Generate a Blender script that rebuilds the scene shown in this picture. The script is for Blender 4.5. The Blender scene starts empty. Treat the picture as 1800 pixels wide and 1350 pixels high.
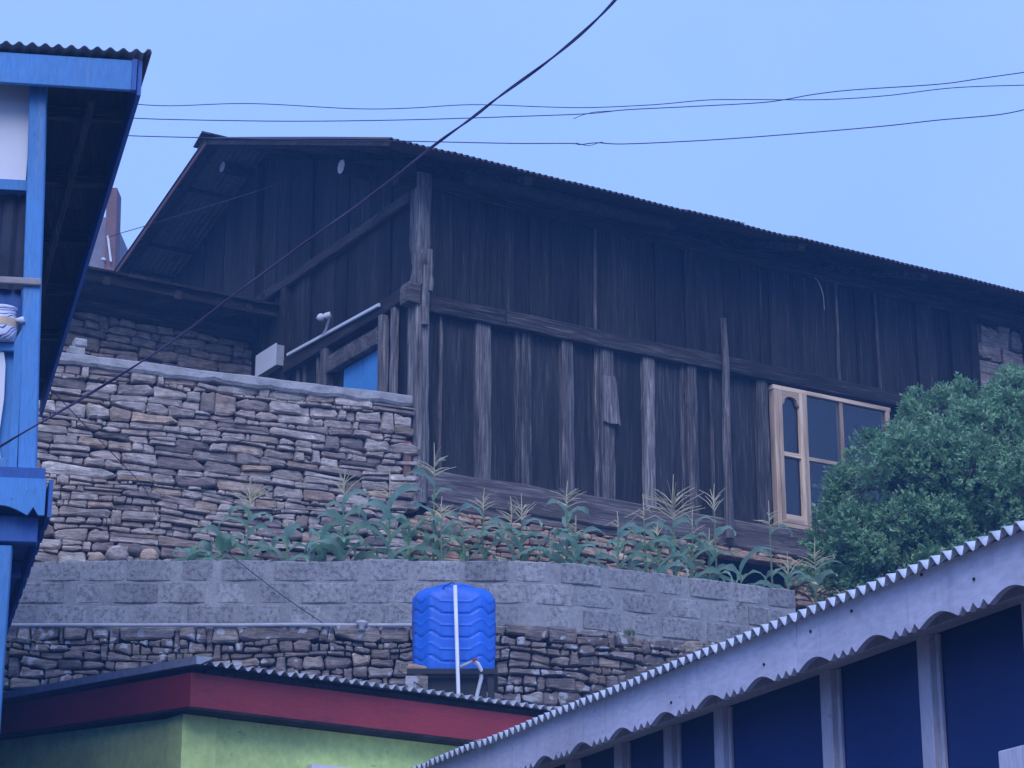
import bpy, math, random
from mathutils import Vector, Matrix, noise as mnoise

# ---------------------------------------------------------------- camera, sky, sun, exposure
scene = bpy.context.scene
FPX = 4050.0                                   # focal length in pixels of the 1800 px wide photograph
PITCH = math.atan(1325 / FPX)
CP, SP = math.cos(PITCH), math.sin(PITCH)
EYE = 1.6
cam_data = bpy.data.cameras.new('camera')
cam_data.sensor_width = 36.0
cam_data.lens = FPX / 1800 * 36
cam_data.clip_start = 0.1
cam_data.clip_end = 3000
cam = bpy.data.objects.new('camera', cam_data)
scene.collection.objects.link(cam)
cam.location = (0, 0, EYE)
cam.rotation_euler = (math.pi / 2 + PITCH, 0, 0)
scene.camera = cam

SUN_EL, SUN_AZ = math.radians(42), math.radians(184)     # behind the camera
world = bpy.data.worlds.new('World')
scene.world = world
world.use_nodes = True
wn, wl = world.node_tree.nodes, world.node_tree.links
bg = wn['Background']
sky = wn.new('ShaderNodeTexSky')
sky.sky_type = 'NISHITA'
sky.sun_disc = False
sky.sun_elevation = SUN_EL
sky.sun_rotation = SUN_AZ
sky.altitude = 1800
sky.dust_density = 1.0
mixw = wn.new('ShaderNodeMix'); mixw.data_type = 'RGBA'
mixw.inputs[0].default_value = 0.88            # thin even cloud over the blue-hour sky
wtc = wn.new('ShaderNodeTexCoord')
wno = wn.new('ShaderNodeTexNoise'); wno.inputs['Scale'].default_value = 2.6; wno.inputs['Detail'].default_value = 4
wl.new(wtc.outputs['Generated'], wno.inputs['Vector'])
wrp = wn.new('ShaderNodeValToRGB')               # faint unevenness of the cloud veil, the same all round
wrp.color_ramp.elements[0].position = .3; wrp.color_ramp.elements[0].color = (2.35, 4.1, 10.2, 1)
wrp.color_ramp.elements[1].position = .7; wrp.color_ramp.elements[1].color = (3.0, 4.7, 10.6, 1)
wl.new(wno.outputs['Fac'], wrp.inputs[0])
wl.new(wrp.outputs[0], mixw.inputs[7])
wl.new(sky.outputs[0], mixw.inputs[6])
wl.new(mixw.outputs[2], bg.inputs[0])
bg.inputs[1].default_value = 0.1

sun_data = bpy.data.lights.new('sun', 'SUN')
sun_data.energy = 1.5
sun_data.angle = math.radians(40)
sun_data.color = (0.80, 0.81, 1.0)
sun = bpy.data.objects.new('sun', sun_data)
scene.collection.objects.link(sun)
sd = Vector((math.sin(SUN_AZ) * math.cos(SUN_EL), math.cos(SUN_AZ) * math.cos(SUN_EL), math.sin(SUN_EL)))
sun.rotation_euler = sd.to_track_quat('Z', 'Y').to_euler()

vs = scene.view_settings
vs.view_transform = 'Standard'
vs.look = 'None'
vs.gamma = 1.0
vs.exposure = 0.6
vs.use_curve_mapping = False
scene.cycles.max_bounces = 6
scene.cycles.volume_bounces = 0
scene.cycles.use_denoising = True

rnd = random.Random(11)
COL = scene.collection

# ---------------------------------------------------------------- surveying: pixel of the photograph -> point on a real plane
def ray(px, py):
    u, v = (px - 900) / FPX, (675 - py) / FPX
    return Vector((u, CP - v * SP, SP + v * CP))
def on_y(px, py, Y):
    d = ray(px, py); t = Y / d.y
    return Vector((d.x * t, Y, EYE + d.z * t))

class Frame:
    """A building's own axes: x along its front, y into it, z up."""
    def __init__(s, origin, yaw):              # yaw in degrees, clockwise from +Y, of the x axis
        a = math.radians(yaw)
        s.o = Vector((origin[0], origin[1], 0)); s.x = Vector((math.sin(a), math.cos(a), 0))
        s.y = Vector((-s.x.y, s.x.x, 0)); s.rz = math.atan2(s.x.y, s.x.x)
    def local(s, p):
        d = Vector(p) - s.o
        return Vector((d.dot(s.x), d.dot(s.y), p[2]))
    def world(s, p):
        return s.o + s.x * p[0] + s.y * p[1] + Vector((0, 0, p[2]))
    def at_y(s, px, py, y=0.0):
        d = ray(px, py); e = Vector((0, 0, EYE))
        t = (y - (e - s.o).dot(s.y)) / d.dot(s.y)
        return s.local(e + d * t)
    def at_x(s, px, py, x=0.0):
        d = ray(px, py); e = Vector((0, 0, EYE))
        t = (x - (e - s.o).dot(s.x)) / d.dot(s.x)
        return s.local(e + d * t)

# ---------------------------------------------------------------- object helpers
def tag(o, label=None, cat=None, group=None, kind=None):
    if label: o['label'] = label
    if cat: o['category'] = cat
    if group: o['group'] = group
    if kind: o['kind'] = kind
    return o
def thing(name, label, cat, loc=(0, 0, 0), rz=0.0, group=None):
    o = bpy.data.objects.new(name, None)
    o.empty_display_size = 0.2
    COL.objects.link(o)
    o.location = loc; o.rotation_euler = (0, 0, rz)
    return tag(o, label, cat, group)
def frame_thing(name, label, cat, fr, group=None):
    return thing(name, label, cat, (fr.o.x, fr.o.y, 0), fr.rz, group)

class MB:
    def __init__(s):
        s.v = []; s.f = []
    def add(s, vs_, fs):
        n = len(s.v)
        s.v += [tuple(p) for p in vs_]
        s.f += [tuple(i + n for i in f) for f in fs]
        return s
    def hexa(s, p):                            # p: bottom ring 4, top ring 4
        return s.add(p, [(3, 2, 1, 0), (4, 5, 6, 7), (0, 1, 5, 4), (1, 2, 6, 5), (2, 3, 7, 6), (3, 0, 4, 7)])
    def box(s, x0, x1, y0, y1, z0, z1):
        x0, x1 = sorted((x0, x1)); y0, y1 = sorted((y0, y1)); z0, z1 = sorted((z0, z1))
        return s.hexa([(x0, y0, z0), (x1, y0, z0), (x1, y1, z0), (x0, y1, z0), (x0, y0, z1), (x1, y0, z1), (x1, y1, z1), (x0, y1, z1)])
    def sweep(s, rings, cap=True):
        n = len(rings[0]); base = len(s.v)
        for r in rings: s.v += [tuple(p) for p in r]
        for i in range(len(rings) - 1):
            for k in range(n):
                a, b = base + i * n + k, base + i * n + (k + 1) % n
                s.f.append((a, b, b + n, a + n))
        if cap:
            s.f.append(tuple(base + k for k in reversed(range(n))))
            s.f.append(tuple(base + (len(rings) - 1) * n + k for k in range(n)))
        return s
    def tube(s, pts, r, n=7):
        pts = [Vector(p) for p in pts]
        rs = r if isinstance(r, (list, tuple)) else [r] * len(pts)
        rings = []; ref = None
        for i, p in enumerate(pts):
            t = (pts[min(i + 1, len(pts) - 1)] - pts[max(i - 1, 0)]).normalized()
            if ref is None:
                ref = t.orthogonal().normalized()
            ref = (ref - t * ref.dot(t)).normalized()
            b = t.cross(ref)
            rings.append([p + (ref * math.cos(2 * math.pi * k / n) + b * math.sin(2 * math.pi * k / n)) * rs[i] for k in range(n)])
        return s.sweep(rings)
    def beam(s, a, b, w, h, side, segs=1, jit=0.0, ch=0.006, rg=None):
        """Squared timber from a to b: w across 'side', h across the third axis, chamfered and a little crooked."""
        rg = rg or rnd
        a, b = Vector(a), Vector(b); t = (b - a).normalized()
        side = Vector(side); side = (side - t * side.dot(t)).normalized(); up = t.cross(side)
        c = min(ch, w * .3, h * .3)
        prof = [(-w / 2 + c, -h / 2), (w / 2 - c, -h / 2), (w / 2, -h / 2 + c), (w / 2, h / 2 - c), (w / 2 - c, h / 2), (-w / 2 + c, h / 2), (-w / 2, h / 2 - c), (-w / 2, -h / 2 + c)]
        rings = []
        for i in range(segs + 1):
            q = a.lerp(b, i / segs)
            o1, o2 = rg.uniform(-jit, jit), rg.uniform(-jit, jit)
            sc = 1 + rg.uniform(-jit, jit) * 2
            rings.append([q + side * (u * sc + o1) + up * (v + o2 * .6) for u, v in prof])
        return s.sweep(rings)
    def lathe(s, prof, n=24, c=(0, 0, 0)):
        rings = [[(c[0] + r * math.cos(2 * math.pi * k / n), c[1] + r * math.sin(2 * math.pi * k / n), c[2] + z) for k in range(n)] for r, z in prof]
        return s.sweep(rings)
    def prism(s, poly, f):                     # f(u, v, side) with side 0 / 1 gives the two faces
        n = len(poly); base = len(s.v)
        s.v += [tuple(f(u, v, 0)) for u, v in poly] + [tuple(f(u, v, 1)) for u, v in poly]
        s.f.append(tuple(base + k for k in reversed(range(n)))); s.f.append(tuple(base + n + k for k in range(n)))
        for k in range(n):
            a, b = base + k, base + (k + 1) % n
            s.f.append((a, b, b + n, a + n))
        return s
    def build(s, name, mat, parent=None, smooth=False, kind=None):
        me = bpy.data.meshes.new(name)
        me.from_pydata(s.v, [], s.f)
        if smooth:
            me.polygons.foreach_set('use_smooth', [True] * len(me.polygons))
        me.materials.append(mat)
        me.update()
        o = bpy.data.objects.new(name, me)
        COL.objects.link(o)
        if parent: o.parent = parent
        if kind: o['kind'] = kind
        return o

# ---------------------------------------------------------------- materials
class Mat:
    def __init__(s, name, rough=0.8, spec=0.3):
        s.m = bpy.data.materials.new(name); s.m.use_nodes = True
        s.n, s.l = s.m.node_tree.nodes, s.m.node_tree.links
        s.b = s.n['Principled BSDF']
        s.b.inputs['Roughness'].default_value = rough
        s.b.inputs['Specular IOR Level'].default_value = spec
        s._co = None
    def coords(s, offset=True):
        if s._co is None:
            tc = s.n.new('ShaderNodeTexCoord')
            s._co = tc.outputs['Object']
            if offset:
                oi = s.n.new('ShaderNodeObjectInfo')
                mul = s.n.new('ShaderNodeMath'); mul.operation = 'MULTIPLY'; mul.inputs[1].default_value = 37.0
                s.l.new(oi.outputs['Random'], mul.inputs[0])
                ad = s.n.new('ShaderNodeVectorMath'); ad.operation = 'ADD'
                s.l.new(tc.outputs['Object'], ad.inputs[0]); s.l.new(mul.outputs[0], ad.inputs[1])
                s._co = ad.outputs[0]
        return s._co
    def random(s):
        return s.n.new('ShaderNodeObjectInfo').outputs['Random']
    def noise(s, scale, detail=4, rough=.6, stretch=None, dist=0.0, color=False):
        t = s.n.new('ShaderNodeTexNoise')
        t.inputs['Scale'].default_value = scale; t.inputs['Detail'].default_value = detail
        t.inputs['Roughness'].default_value = rough; t.inputs['Distortion'].default_value = dist
        co = s.coords()
        if stretch:
            mp = s.n.new('ShaderNodeMapping'); mp.inputs['Scale'].default_value = stretch
            s.l.new(co, mp.inputs['Vector']); co = mp.outputs[0]
        s.l.new(co, t.inputs['Vector'])
        return t.outputs['Color' if color else 'Fac']
    def voronoi(s, scale, feature='F1', stretch=None):
        t = s.n.new('ShaderNodeTexVoronoi'); t.feature = feature
        t.inputs['Scale'].default_value = scale
        co = s.coords()
        if stretch:
            mp = s.n.new('ShaderNodeMapping'); mp.inputs['Scale'].default_value = stretch
            s.l.new(co, mp.inputs['Vector']); co = mp.outputs[0]
        s.l.new(co, t.inputs['Vector'])
        return t.outputs['Distance']
    def ramp(s, fac, stops, const=False):
        r = s.n.new('ShaderNodeValToRGB')
        if const: r.color_ramp.interpolation = 'CONSTANT'
        e = r.color_ramp.elements
        while len(e) > 1: e.remove(e[-1])
        for i, (p, c) in enumerate(stops):
            q = e[0] if i == 0 else e.new(p)
            q.position = p
            q.color = (c, c, c, 1) if isinstance(c, (int, float)) else (*c, 1)
        s.l.new(fac, r.inputs[0])
        return r.outputs[0]
    def mix(s, fac, a, b, mode='MIX'):
        m = s.n.new('ShaderNodeMix'); m.data_type = 'RGBA'; m.blend_type = mode
        for sock, val in ((m.inputs[0], fac), (m.inputs[6], a), (m.inputs[7], b)):
            if isinstance(val, (int, float)): sock.default_value = val
            elif isinstance(val, tuple): sock.default_value = (*val, 1)
            else: s.l.new(val, sock)
        return m.outputs[2]
    def color(s, c):
        if isinstance(c, tuple): s.b.inputs['Base Color'].default_value = (*c, 1)
        else: s.l.new(c, s.b.inputs['Base Color'])
        return s
    def rough(s, c):
        s.l.new(c, s.b.inputs['Roughness']); return s
    def bump(s, h, strength=.5, dist=.01):
        b = s.n.new('ShaderNodeBump'); b.inputs['Strength'].default_value = strength; b.inputs['Distance'].default_value = dist
        prev = s.b.inputs['Normal'].links[0].from_socket if s.b.inputs['Normal'].links else None
        if prev: s.l.new(prev, b.inputs['Normal'])
        s.l.new(h, b.inputs['Height']); s.l.new(b.outputs[0], s.b.inputs['Normal'])
        return s

def wood(name, dark, mid, light, axis='z', bump=.6, lo=.35, hi=.72):
    m = Mat(name, .85, .2)
    st = {'z': (26, 26, 1.1), 'x': (1.1, 26, 26), 'y': (26, 1.1, 26)}[axis]
    st2 = {'z': (5, 5, .5), 'x': (.5, 5, 5), 'y': (5, .5, 5)}[axis]
    g = m.noise(2.0, 6, .7, st, 0.6)
    p = m.noise(1.3, 4, .6, st2, 0.8)
    c = m.ramp(g, [(lo, dark), ((lo + hi) / 2, mid), (hi, light)])
    pc = m.ramp(p, [(.3, .45), (.55, 1.0), (.75, 1.35)])
    c = m.mix(1.0, c, pc, 'MULTIPLY')
    tone = m.ramp(m.random(), [(0, .65), (.5, 1.0), (1, 1.3)])
    m.color(m.mix(1.0, c, tone, 'MULTIPLY'))
    m.bump(g, bump, .012); m.bump(p, bump * .5, .02)
    return m.m
def paint(name, base, under, wear=.62, scale=3.0, rough=.6, stretch=(6, 6, 1), grain=.25, drips=.28):
    m = Mat(name, rough, .35)
    n1 = m.noise(scale, 6, .68, stretch)
    n2 = m.noise(1.1, 3, .5)
    n3 = m.noise(14, 4, .6, stretch)
    tone = m.ramp(n2, [(.3, .78), (.7, 1.15)])
    c = m.mix(1.0, base, tone, 'MULTIPLY')
    mask = m.ramp(n1, [(wear, 0.0), (wear + .1, .8)])
    c = m.mix(mask, c, under)
    drip = m.noise(2.2, 5, .65, (9, 9, .8))
    c = m.mix(m.ramp(drip, [(.55, 0.0), (.75, drips)]), c, tuple(x * .5 for x in under))
    spot = m.noise(22, 3, .5)
    c = m.mix(m.ramp(spot, [(.68, 0.0), (.74, .5)]), c, tuple(x * .5 for x in under))
    c = m.mix(.35, c, m.ramp(n3, [(.3, .6), (.7, 1.3)]), 'MULTIPLY')
    m.color(c)
    m.bump(n3, grain, .006)
    return m.m
def stone(name, stops, lichen=.0, dark=.6):
    m = Mat(name, .92, .2)
    base = m.ramp(m.random(), stops)
    lay = m.noise(2.2, 6, .7, (2.0, 2.0, 13), 1.2)
    gr = m.noise(9, 6, .72)
    big = m.noise(1.6, 3, .6)
    c = m.mix(1.0, base, m.ramp(lay, [(.28, dark * .7), (.5, 1.0), (.66, 1.6)]), 'MULTIPLY')
    c = m.mix(.85, c, m.ramp(gr, [(.3, .5), (.52, 1.0), (.72, 1.5)]), 'MULTIPLY')
    c = m.mix(m.ramp(big, [(.5, 0.0), (.68, .4)]), c, (.36, .25, .15))
    if lichen:
        v = m.noise(7.5, 3, .5)
        msk = m.ramp(v, [(.66 - lichen, 0.0), (.7 - lichen, .85)])
        c = m.mix(msk, c, (.5, .5, .5))
    m.color(c)
    m.bump(lay, .8, .02); m.bump(gr, .7, .012)
    return m.m
def metal_sheet(name, base, rust, amt=.55, rough=.55, metallic=.0):
    m = Mat(name, rough, .4)
    m.b.inputs['Metallic'].default_value = metallic
    n = m.noise(1.7, 6, .7, (1.6, .5, 1)); f = m.noise(16, 4, .6)
    c = m.mix(m.ramp(n, [(amt, 0.0), (amt + .16, .9)]), base, rust)
    m.color(m.mix(.5, c, m.ramp(f, [(.3, .6), (.7, 1.25)]), 'MULTIPLY'))
    m.bump(f, .15, .004)
    return m.m
def plain(name, col, rough=.6, spec=.3, var=.18, scale=5.0, bump=.15, bscale=40, bdist=.004):
    m = Mat(name, rough, spec)
    n = m.noise(scale, 5, .62)
    m.color(m.mix(1.0, col, m.ramp(n, [(.3, 1 - var), (.7, 1 + var)]), 'MULTIPLY'))
    if bump: m.bump(m.noise(bscale, 3, .6), bump, bdist)
    return m.m

W_DARK_Z = wood('dark_timber_upright', (.015, .014, .013), (.038, .034, .031), (.16, .145, .13), 'z', .8, .37, .8)
W_DARK_X = wood('dark_timber_lengthwise', (.018, .016, .015), (.055, .047, .042), (.20, .17, .15), 'x', .8)
W_PANEL_Z = wood('weathered_panel_upright', (.016, .015, .014), (.050, .045, .041), (.15, .135, .12), 'z', .9, .33, .8)
W_MID_Z = wood('half_weathered_timber_upright', (.035, .03, .027), (.12, .105, .092), (.36, .31, .28), 'z', .9)
W_DARK_Y = wood('dark_timber_crosswise', (.026, .02, .018), (.055, .044, .038), (.13, .10, .09), 'y')
W_GREY_Z = wood('weathered_timber_upright', (.06, .052, .046), (.20, .175, .155), (.48, .42, .37), 'z', .9)
W_GREY_X = wood('weathered_timber_lengthwise', (.06, .05, .044), (.14, .115, .10), (.34, .29, .26), 'x', .9)
W_PINE_Z = wood('new_pine_upright', (.54, .37, .22), (.68, .49, .32), (.76, .57, .39), 'z', .2)
W_PINE_X = wood('new_pine_lengthwise', (.54, .37, .22), (.68, .49, .32), (.76, .57, .39), 'x', .2)
W_BLACK_Y = wood('near_black_timber_crosswise', (.018, .015, .014), (.034, .028, .026), (.075, .06, .054), 'y')  # near-black timber for undersides, linings and closing walls
ST_UP = stone('terrace_stone', [(0, (.15, .125, .11)), (.15, (.33, .275, .225)), (.3, (.52, .44, .36)), (.42, (.30, .235, .185)), (.55, (.60, .52, .43)), (.68, (.34, .26, .20)), (.8, (.24, .19, .17)), (.9, (.52, .37, .25)), (1, (.46, .40, .35))])
ST_FND = stone('foundation_stone', [(0, (.28, .20, .145)), (.3, (.44, .29, .18)), (.55, (.54, .40, .27)), (.75, (.50, .27, .165)), (1, (.36, .27, .205))])
ST_LOW = stone('lower_wall_stone', [(0, (.13, .11, .10)), (.25, (.24, .20, .17)), (.5, (.36, .31, .26)), (.7, (.18, .15, .135)), (.85, (.42, .33, .24)), (1, (.30, .25, .22))], lichen=.075)
ST_ANX = stone('annex_stone', [(0, (.22, .175, .14)), (.35, (.36, .285, .22)), (.65, (.48, .37, .27)), (1, (.30, .24, .20))])
EARTH = plain('dry_joint_earth', (.022, .018, .015), .95, .1, .35, 7, .5, 30, .02)
SOIL = plain('terrace_earth', (.085, .062, .045), .95, .1, .35, 3, .7, 18, .03)
GROUND = plain('hillside_ground', (.10, .085, .065), .95, .1, .3, .6, .7, 6, .05)

def block_mat():
    m = Mat('rough_concrete_block', .93, .15)
    big = m.noise(1.4, 4, .6); fine = m.noise(24, 5, .75); mid = m.noise(7, 5, .65)
    tone = m.ramp(m.random(), [(0, (.26, .25, .24)), (.5, (.31, .30, .285)), (1, (.37, .355, .335))])
    c = m.mix(1.0, tone, m.ramp(big, [(.3, .75), (.7, 1.2)]), 'MULTIPLY')
    c = m.mix(.8, c, m.ramp(fine, [(.36, .35), (.5, 1.0), (.68, 1.4)]), 'MULTIPLY')
    c = m.mix(m.ramp(mid, [(.64, 0.0), (.76, .35)]), c, (.16, .16, .155))
    m.color(c); m.bump(fine, .8, .012); m.bump(mid, .5, .012)
    return m.m
BLOCK = block_mat()
def mortar_mat():
    m = Mat('smeared_mortar', .95, .12)
    big = m.noise(2.4, 5, .65); fine = m.noise(24, 4, .7); cr = m.noise(5, 4, .6)
    c = m.mix(m.ramp(big, [(.4, 0.0), (.65, 1.0)]), (.35, .34, .32), (.27, .26, .245))
    c = m.mix(.6, c, m.ramp(fine, [(.3, .6), (.7, 1.25)]), 'MULTIPLY')
    c = m.mix(m.ramp(cr, [(.64, 0.0), (.7, .7)]), c, (.06, .05, .045))
    m.color(c); m.bump(fine, .6, .01); m.bump(cr, .7, .02)
    return m.m
MORTAR = mortar_mat()
CEMENT = plain('cement_coping', (.37, .35, .325), .93, .15, .35, 4, .9, 22, .02)
RUST_ROOF = metal_sheet('old_rusty_roof_sheet', (.055, .05, .05), (.085, .045, .032), .42, .7)
DULL_ROOF = metal_sheet('dull_grey_roof_sheet', (.17, .18, .18), (.10, .07, .055), .5, .6)
GALV = metal_sheet('galvanised_roof_sheet', (.62, .64, .66), (.34, .33, .33), .68, .38, .25)
GREY_ROOF = metal_sheet('weathered_grey_roof_sheet', (.40, .41, .42), (.20, .18, .17), .6, .5, .15)
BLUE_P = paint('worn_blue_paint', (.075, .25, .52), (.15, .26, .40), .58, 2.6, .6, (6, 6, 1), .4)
BLUE_SHADE = paint('shaded_blue_paint', (.035, .12, .36), (.04, .08, .2), .62, 2.6, .6)  # darker copy of the blue paint, shade of sides and undersides in its colour
BLUE_DOOR = paint('door_blue_paint', (.10, .36, .72), (.2, .33, .5), .66, 3, .6)
NAVY = plain('navy_boarding', (.010, .034, .15), .5, .35, .15, 1.5, .1, 20)
LILAC = paint('off_white_fascia_paint', (.74, .70, .77), (.46, .42, .46), .7, 2.0, .6, (1, 6, 3), .15)
POSTW = paint('off_white_post_paint', (.60, .57, .63), (.38, .35, .38), .68, 2.4, .6)
WHITE = plain('white_panel', (.74, .73, .72), .55, .3, .06, 2, .05)
RED = paint('dark_red_fascia_paint', (.31, .035, .04), (.17, .03, .035), .6, 1.4, .6, (1, 4, 4), .2)
GREEN = paint('pale_green_wall_paint', (.70, .86, .27), (.58, .74, .26), .62, .8, .75, (1, 1, 1), .15, .1)
TANK = paint('blue_tank_plastic', (.025, .16, .68), (.10, .24, .56), .66, 1.6, .42, (3, 3, 1), .05)
PVC = plain('white_pvc', (.78, .78, .76), .4, .4, .06, 6, 0)
GREYPIPE = plain('grey_pipe', (.42, .43, .44), .5, .4, .15, 8, .1)
BLACK = plain('black_plastic', (.018, .018, .02), .55, .35, .25, 4, .2, 12, .01)
CABLE = plain('dark_cable_sheath', (.035, .03, .05), .6, .3, .2, 10, 0)
VCABLE = plain('violet_cable_sheath', (.075, .055, .12), .55, .35, .2, 10, 0)
TANPLANK = plain('grey_plank', (.30, .27, .25), .85, .2, .3, 6, .3)
CLAY = plain('clay_red_board', (.24, .12, .085), .85, .2, .2, 5, .2)
CLOTH = plain('dirty_cloth', (.55, .53, .5), .9, .1, .25, 14, .4, 25, .02)
def glass_mat():
    m = Mat('window_glass', .06, .5)
    m.color((.9, .94, .95)); m.b.inputs['Transmission Weight'].default_value = 1.0
    m.b.inputs['IOR'].default_value = 1.45
    return m.m
GLASS = glass_mat()
def leaf_mat(name, c0, c1, c2, rough=.5, trans=.25, spec=.4):
    m = Mat(name, rough, spec)
    n = m.noise(3.5, 3, .6); n2 = m.noise(26, 2, .5)
    c = m.ramp(n, [(.3, c0), (.52, c1), (.72, c2)])
    m.color(m.mix(.7, c, m.ramp(n2, [(.3, .6), (.7, 1.35)]), 'MULTIPLY'))
    tr = m.n.new('ShaderNodeBsdfTranslucent'); tr.inputs[0].default_value = (*c2, 1)
    mx = m.n.new('ShaderNodeMixShader'); mx.inputs[0].default_value = trans
    out = m.n['Material Output']
    m.l.new(m.b.outputs[0], mx.inputs[1]); m.l.new(tr.outputs[0], mx.inputs[2]); m.l.new(mx.outputs[0], out.inputs[0])
    return m.m
LEAF = leaf_mat('shrub_leaf', (.10, .23, .085), (.19, .37, .15), (.36, .54, .27), .36, .3, .6)
MAIZE = leaf_mat('maize_leaf', (.13, .30, .14), (.26, .47, .27), (.44, .62, .45), .3, .45, .9)
STALK = plain('maize_stalk', (.17, .21, .09), .7, .3, .2, 8, .1)
TASSEL = plain('dry_tassel', (.52, .46, .27), .85, .2, .2, 10, .1)
DRYLEAF = plain('dry_maize_leaf', (.40, .30, .16), .85, .2, .25, 8, .2)
BARK = plain('shrub_bark', (.09, .07, .055), .9, .2, .3, 8, .6, 20, .02)
GRASS = leaf_mat('grass_blade', (.09, .16, .05), (.13, .21, .07), (.2, .25, .1), .6)

# ---------------------------------------------------------------- reusable pieces
def fbm(x, y, z=0.0):
    return mnoise.noise(Vector((x, y, z)))

def stone_mesh(poly, yb, yf, bev, rg):
    """poly: outline in (s, z); rough-dressed face standing proud at yf (smaller y is nearer the viewer)."""
    n = len(poly)
    cs = sum(p[0] for p in poly) / n; cz = sum(p[1] for p in poly) / n
    tx, tz = rg.uniform(-.05, .05), rg.uniform(-.12, .12)
    v = []
    for p in poly: v.append((p[0], yb, p[1]))
    for p in poly: v.append((p[0], yf + bev * rg.uniform(.7, 1.5), p[1]))
    for p in poly:
        k = rg.uniform(.74, .92)
        s_, z_ = cs + (p[0] - cs) * k, cz + (p[1] - cz) * (k - .08)
        v.append((s_, yf + rg.uniform(-.5, .5) * bev * .5 + (s_ - cs) * tx + (z_ - cz) * tz, z_))
    v.append((cs + rg.uniform(-.02, .02), yf - bev * rg.uniform(-.1, .5), cz))
    f = []
    for r in (0, 1):
        for k in range(n):
            a, b = r * n + k, r * n + (k + 1) % n
            f.append((a, b, b + n, a + n))
    for k in range(n):
        f.append((2 * n + k, 2 * n + (k + 1) % n, 3 * n))
    return v, f

def rubble(root, mat, s0, s1, zlo, zhi, yface, hmin, hmax, asp, seed, mapf=None, hole=None, depth=.14, gap=.007, maxn=300, slope=0.0, part='stone', dbl=.10, wav=1.0):
    """A dry-stone face laid in uneven courses; every stone is its own part."""
    rg = random.Random(seed)
    zmin = min(zlo(s0), zlo(s1), zlo((s0 + s1) / 2)) - .05
    zmax = max(zhi(s0), zhi(s1), zhi((s0 + s1) / 2)) + .05
    def course(k, b, s):
        return b + .034 * wav * fbm(s * .9 + seed, k * .35) + .036 * wav * fbm(s * 2.3, k * 3.1 + seed) + slope * (s - s0)
    bounds = [zmin - abs(slope) * (s1 - s0)]
    while bounds[-1] < zmax + abs(slope) * (s1 - s0):
        bounds.append(bounds[-1] + rg.uniform(hmin, hmax) * (1.0 if rg.random() > .22 else .6))
    out = []; blocked = []
    for k in range(len(bounds) - 2):
        nxt = []
        s = s0 - rg.uniform(0, .2)
        h = bounds[k + 1] - bounds[k]
        while s < s1:
            hit = [b for b in blocked if b[0] - .01 <= s < b[1] - .03]
            if hit: s = hit[0][1]; continue
            w = h * rg.uniform(*asp)
            if rg.random() < .16: w = h * rg.uniform(.7, 1.2)
            if rg.random() < .12: w *= 1.5
            for b in blocked:
                if s < b[0] < s + w + .06: w = b[0] - s
            e = min(s + w, s1 + .15)
            if e - s < .03: s = e + .001; continue
            top = k + 1
            if rg.random() < dbl and w < h * 2.8 and k + 2 < len(bounds):
                top = k + 2; nxt.append((s, e))
            za = [course(k, bounds[k], s), course(k, bounds[k], e)]
            zb = [course(top, bounds[top], s), course(top, bounds[top], e)]
            cells = [(za, zb)]
            if top == k + 1 and h > hmax * .6 and rg.random() < .13:
                m_ = [(za[i] + zb[i]) / 2 + rg.uniform(-.012, .012) for i in (0, 1)]
                cells = [(za, m_), (m_, zb)]
            for ca, cb in cells:
                hh = (cb[0] + cb[1] - ca[0] - ca[1]) / 2
                g = gap * rg.uniform(.3, 1.4)
                lj, rj = rg.uniform(-.25, .25) * hh, rg.uniform(-.25, .25) * hh
                x0, x1 = s + g, e - g
                if x1 - x0 < .025 or hh < .022: continue
                q = lambda lo_, hi_: rg.uniform(lo_, hi_) * min(hh, (x1 - x0) * .5)
                xm = rg.uniform(.35, .65)
                zt = lambda t: cb[0] + (cb[1] - cb[0]) * t - g
                zl = lambda t: ca[0] + (ca[1] - ca[0]) * t + g
                L_ = x1 - x0
                pt = (rg.random() < .22, rg.random() < .22)
                c1, c4 = (q(.5, 1.1), q(.5, 1.2)) if pt[0] else (q(.03, .3), q(.03, .35))
                c2, c3 = (q(.5, 1.1), q(.5, 1.2)) if pt[1] else (q(.03, .3), q(.03, .35))
                poly = [(x0 + lj * .3, zl(0) + q(.05, .3)), (x0 + c1, zl(0)), (x0 + L_ * xm, zl(xm) + rg.uniform(-.05, .08) * hh), (x1 - c2, zl(1)), (x1 + rj * .3, zl(1) + q(.05, .35)),
                        (x1 - rj * .3, zt(1) - q(.05, .45)), (x1 - c3, zt(1)), (x0 + L_ * (1 - xm), zt(1 - xm) - rg.uniform(-.05, .14) * hh), (x0 + c4, zt(0)), (x0 - lj * .3, zt(0) - q(.05, .45))]
                cs, cz = (s + e) / 2, (ca[0] + cb[1]) / 2
                if not (s0 - .02 < cs < s1 + .02): continue
                lo_, hi_ = zlo(cs), zhi(cs)
                if cz < lo_ - .02 or ca[0] > hi_ - .03: continue
                if hole and hole[0] < cs < hole[1] and hole[2] < cz < hole[3]: continue
                poly = [(a, min(b, zhi(a) - .002)) for a, b in poly]
                proud = yface - rg.uniform(-.03, .035)
                out.append((L_ * hh, stone_mesh(poly, yface + depth, proud, min(.016, hh * .2), rg)))
            s = e
        blocked = nxt
    out.sort(key=lambda t: -t[0])
    rest = MB()
    for i, (a, (v, f)) in enumerate(out):
        if mapf: v = [mapf(*p) for p in v]
        if i < maxn: MB().add(v, f).build(part, mat, root)
        else: rest.add(v, f)
    if rest.v: rest.build('small_stones', mat, root, kind='stuff')
    return len(out)

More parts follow.
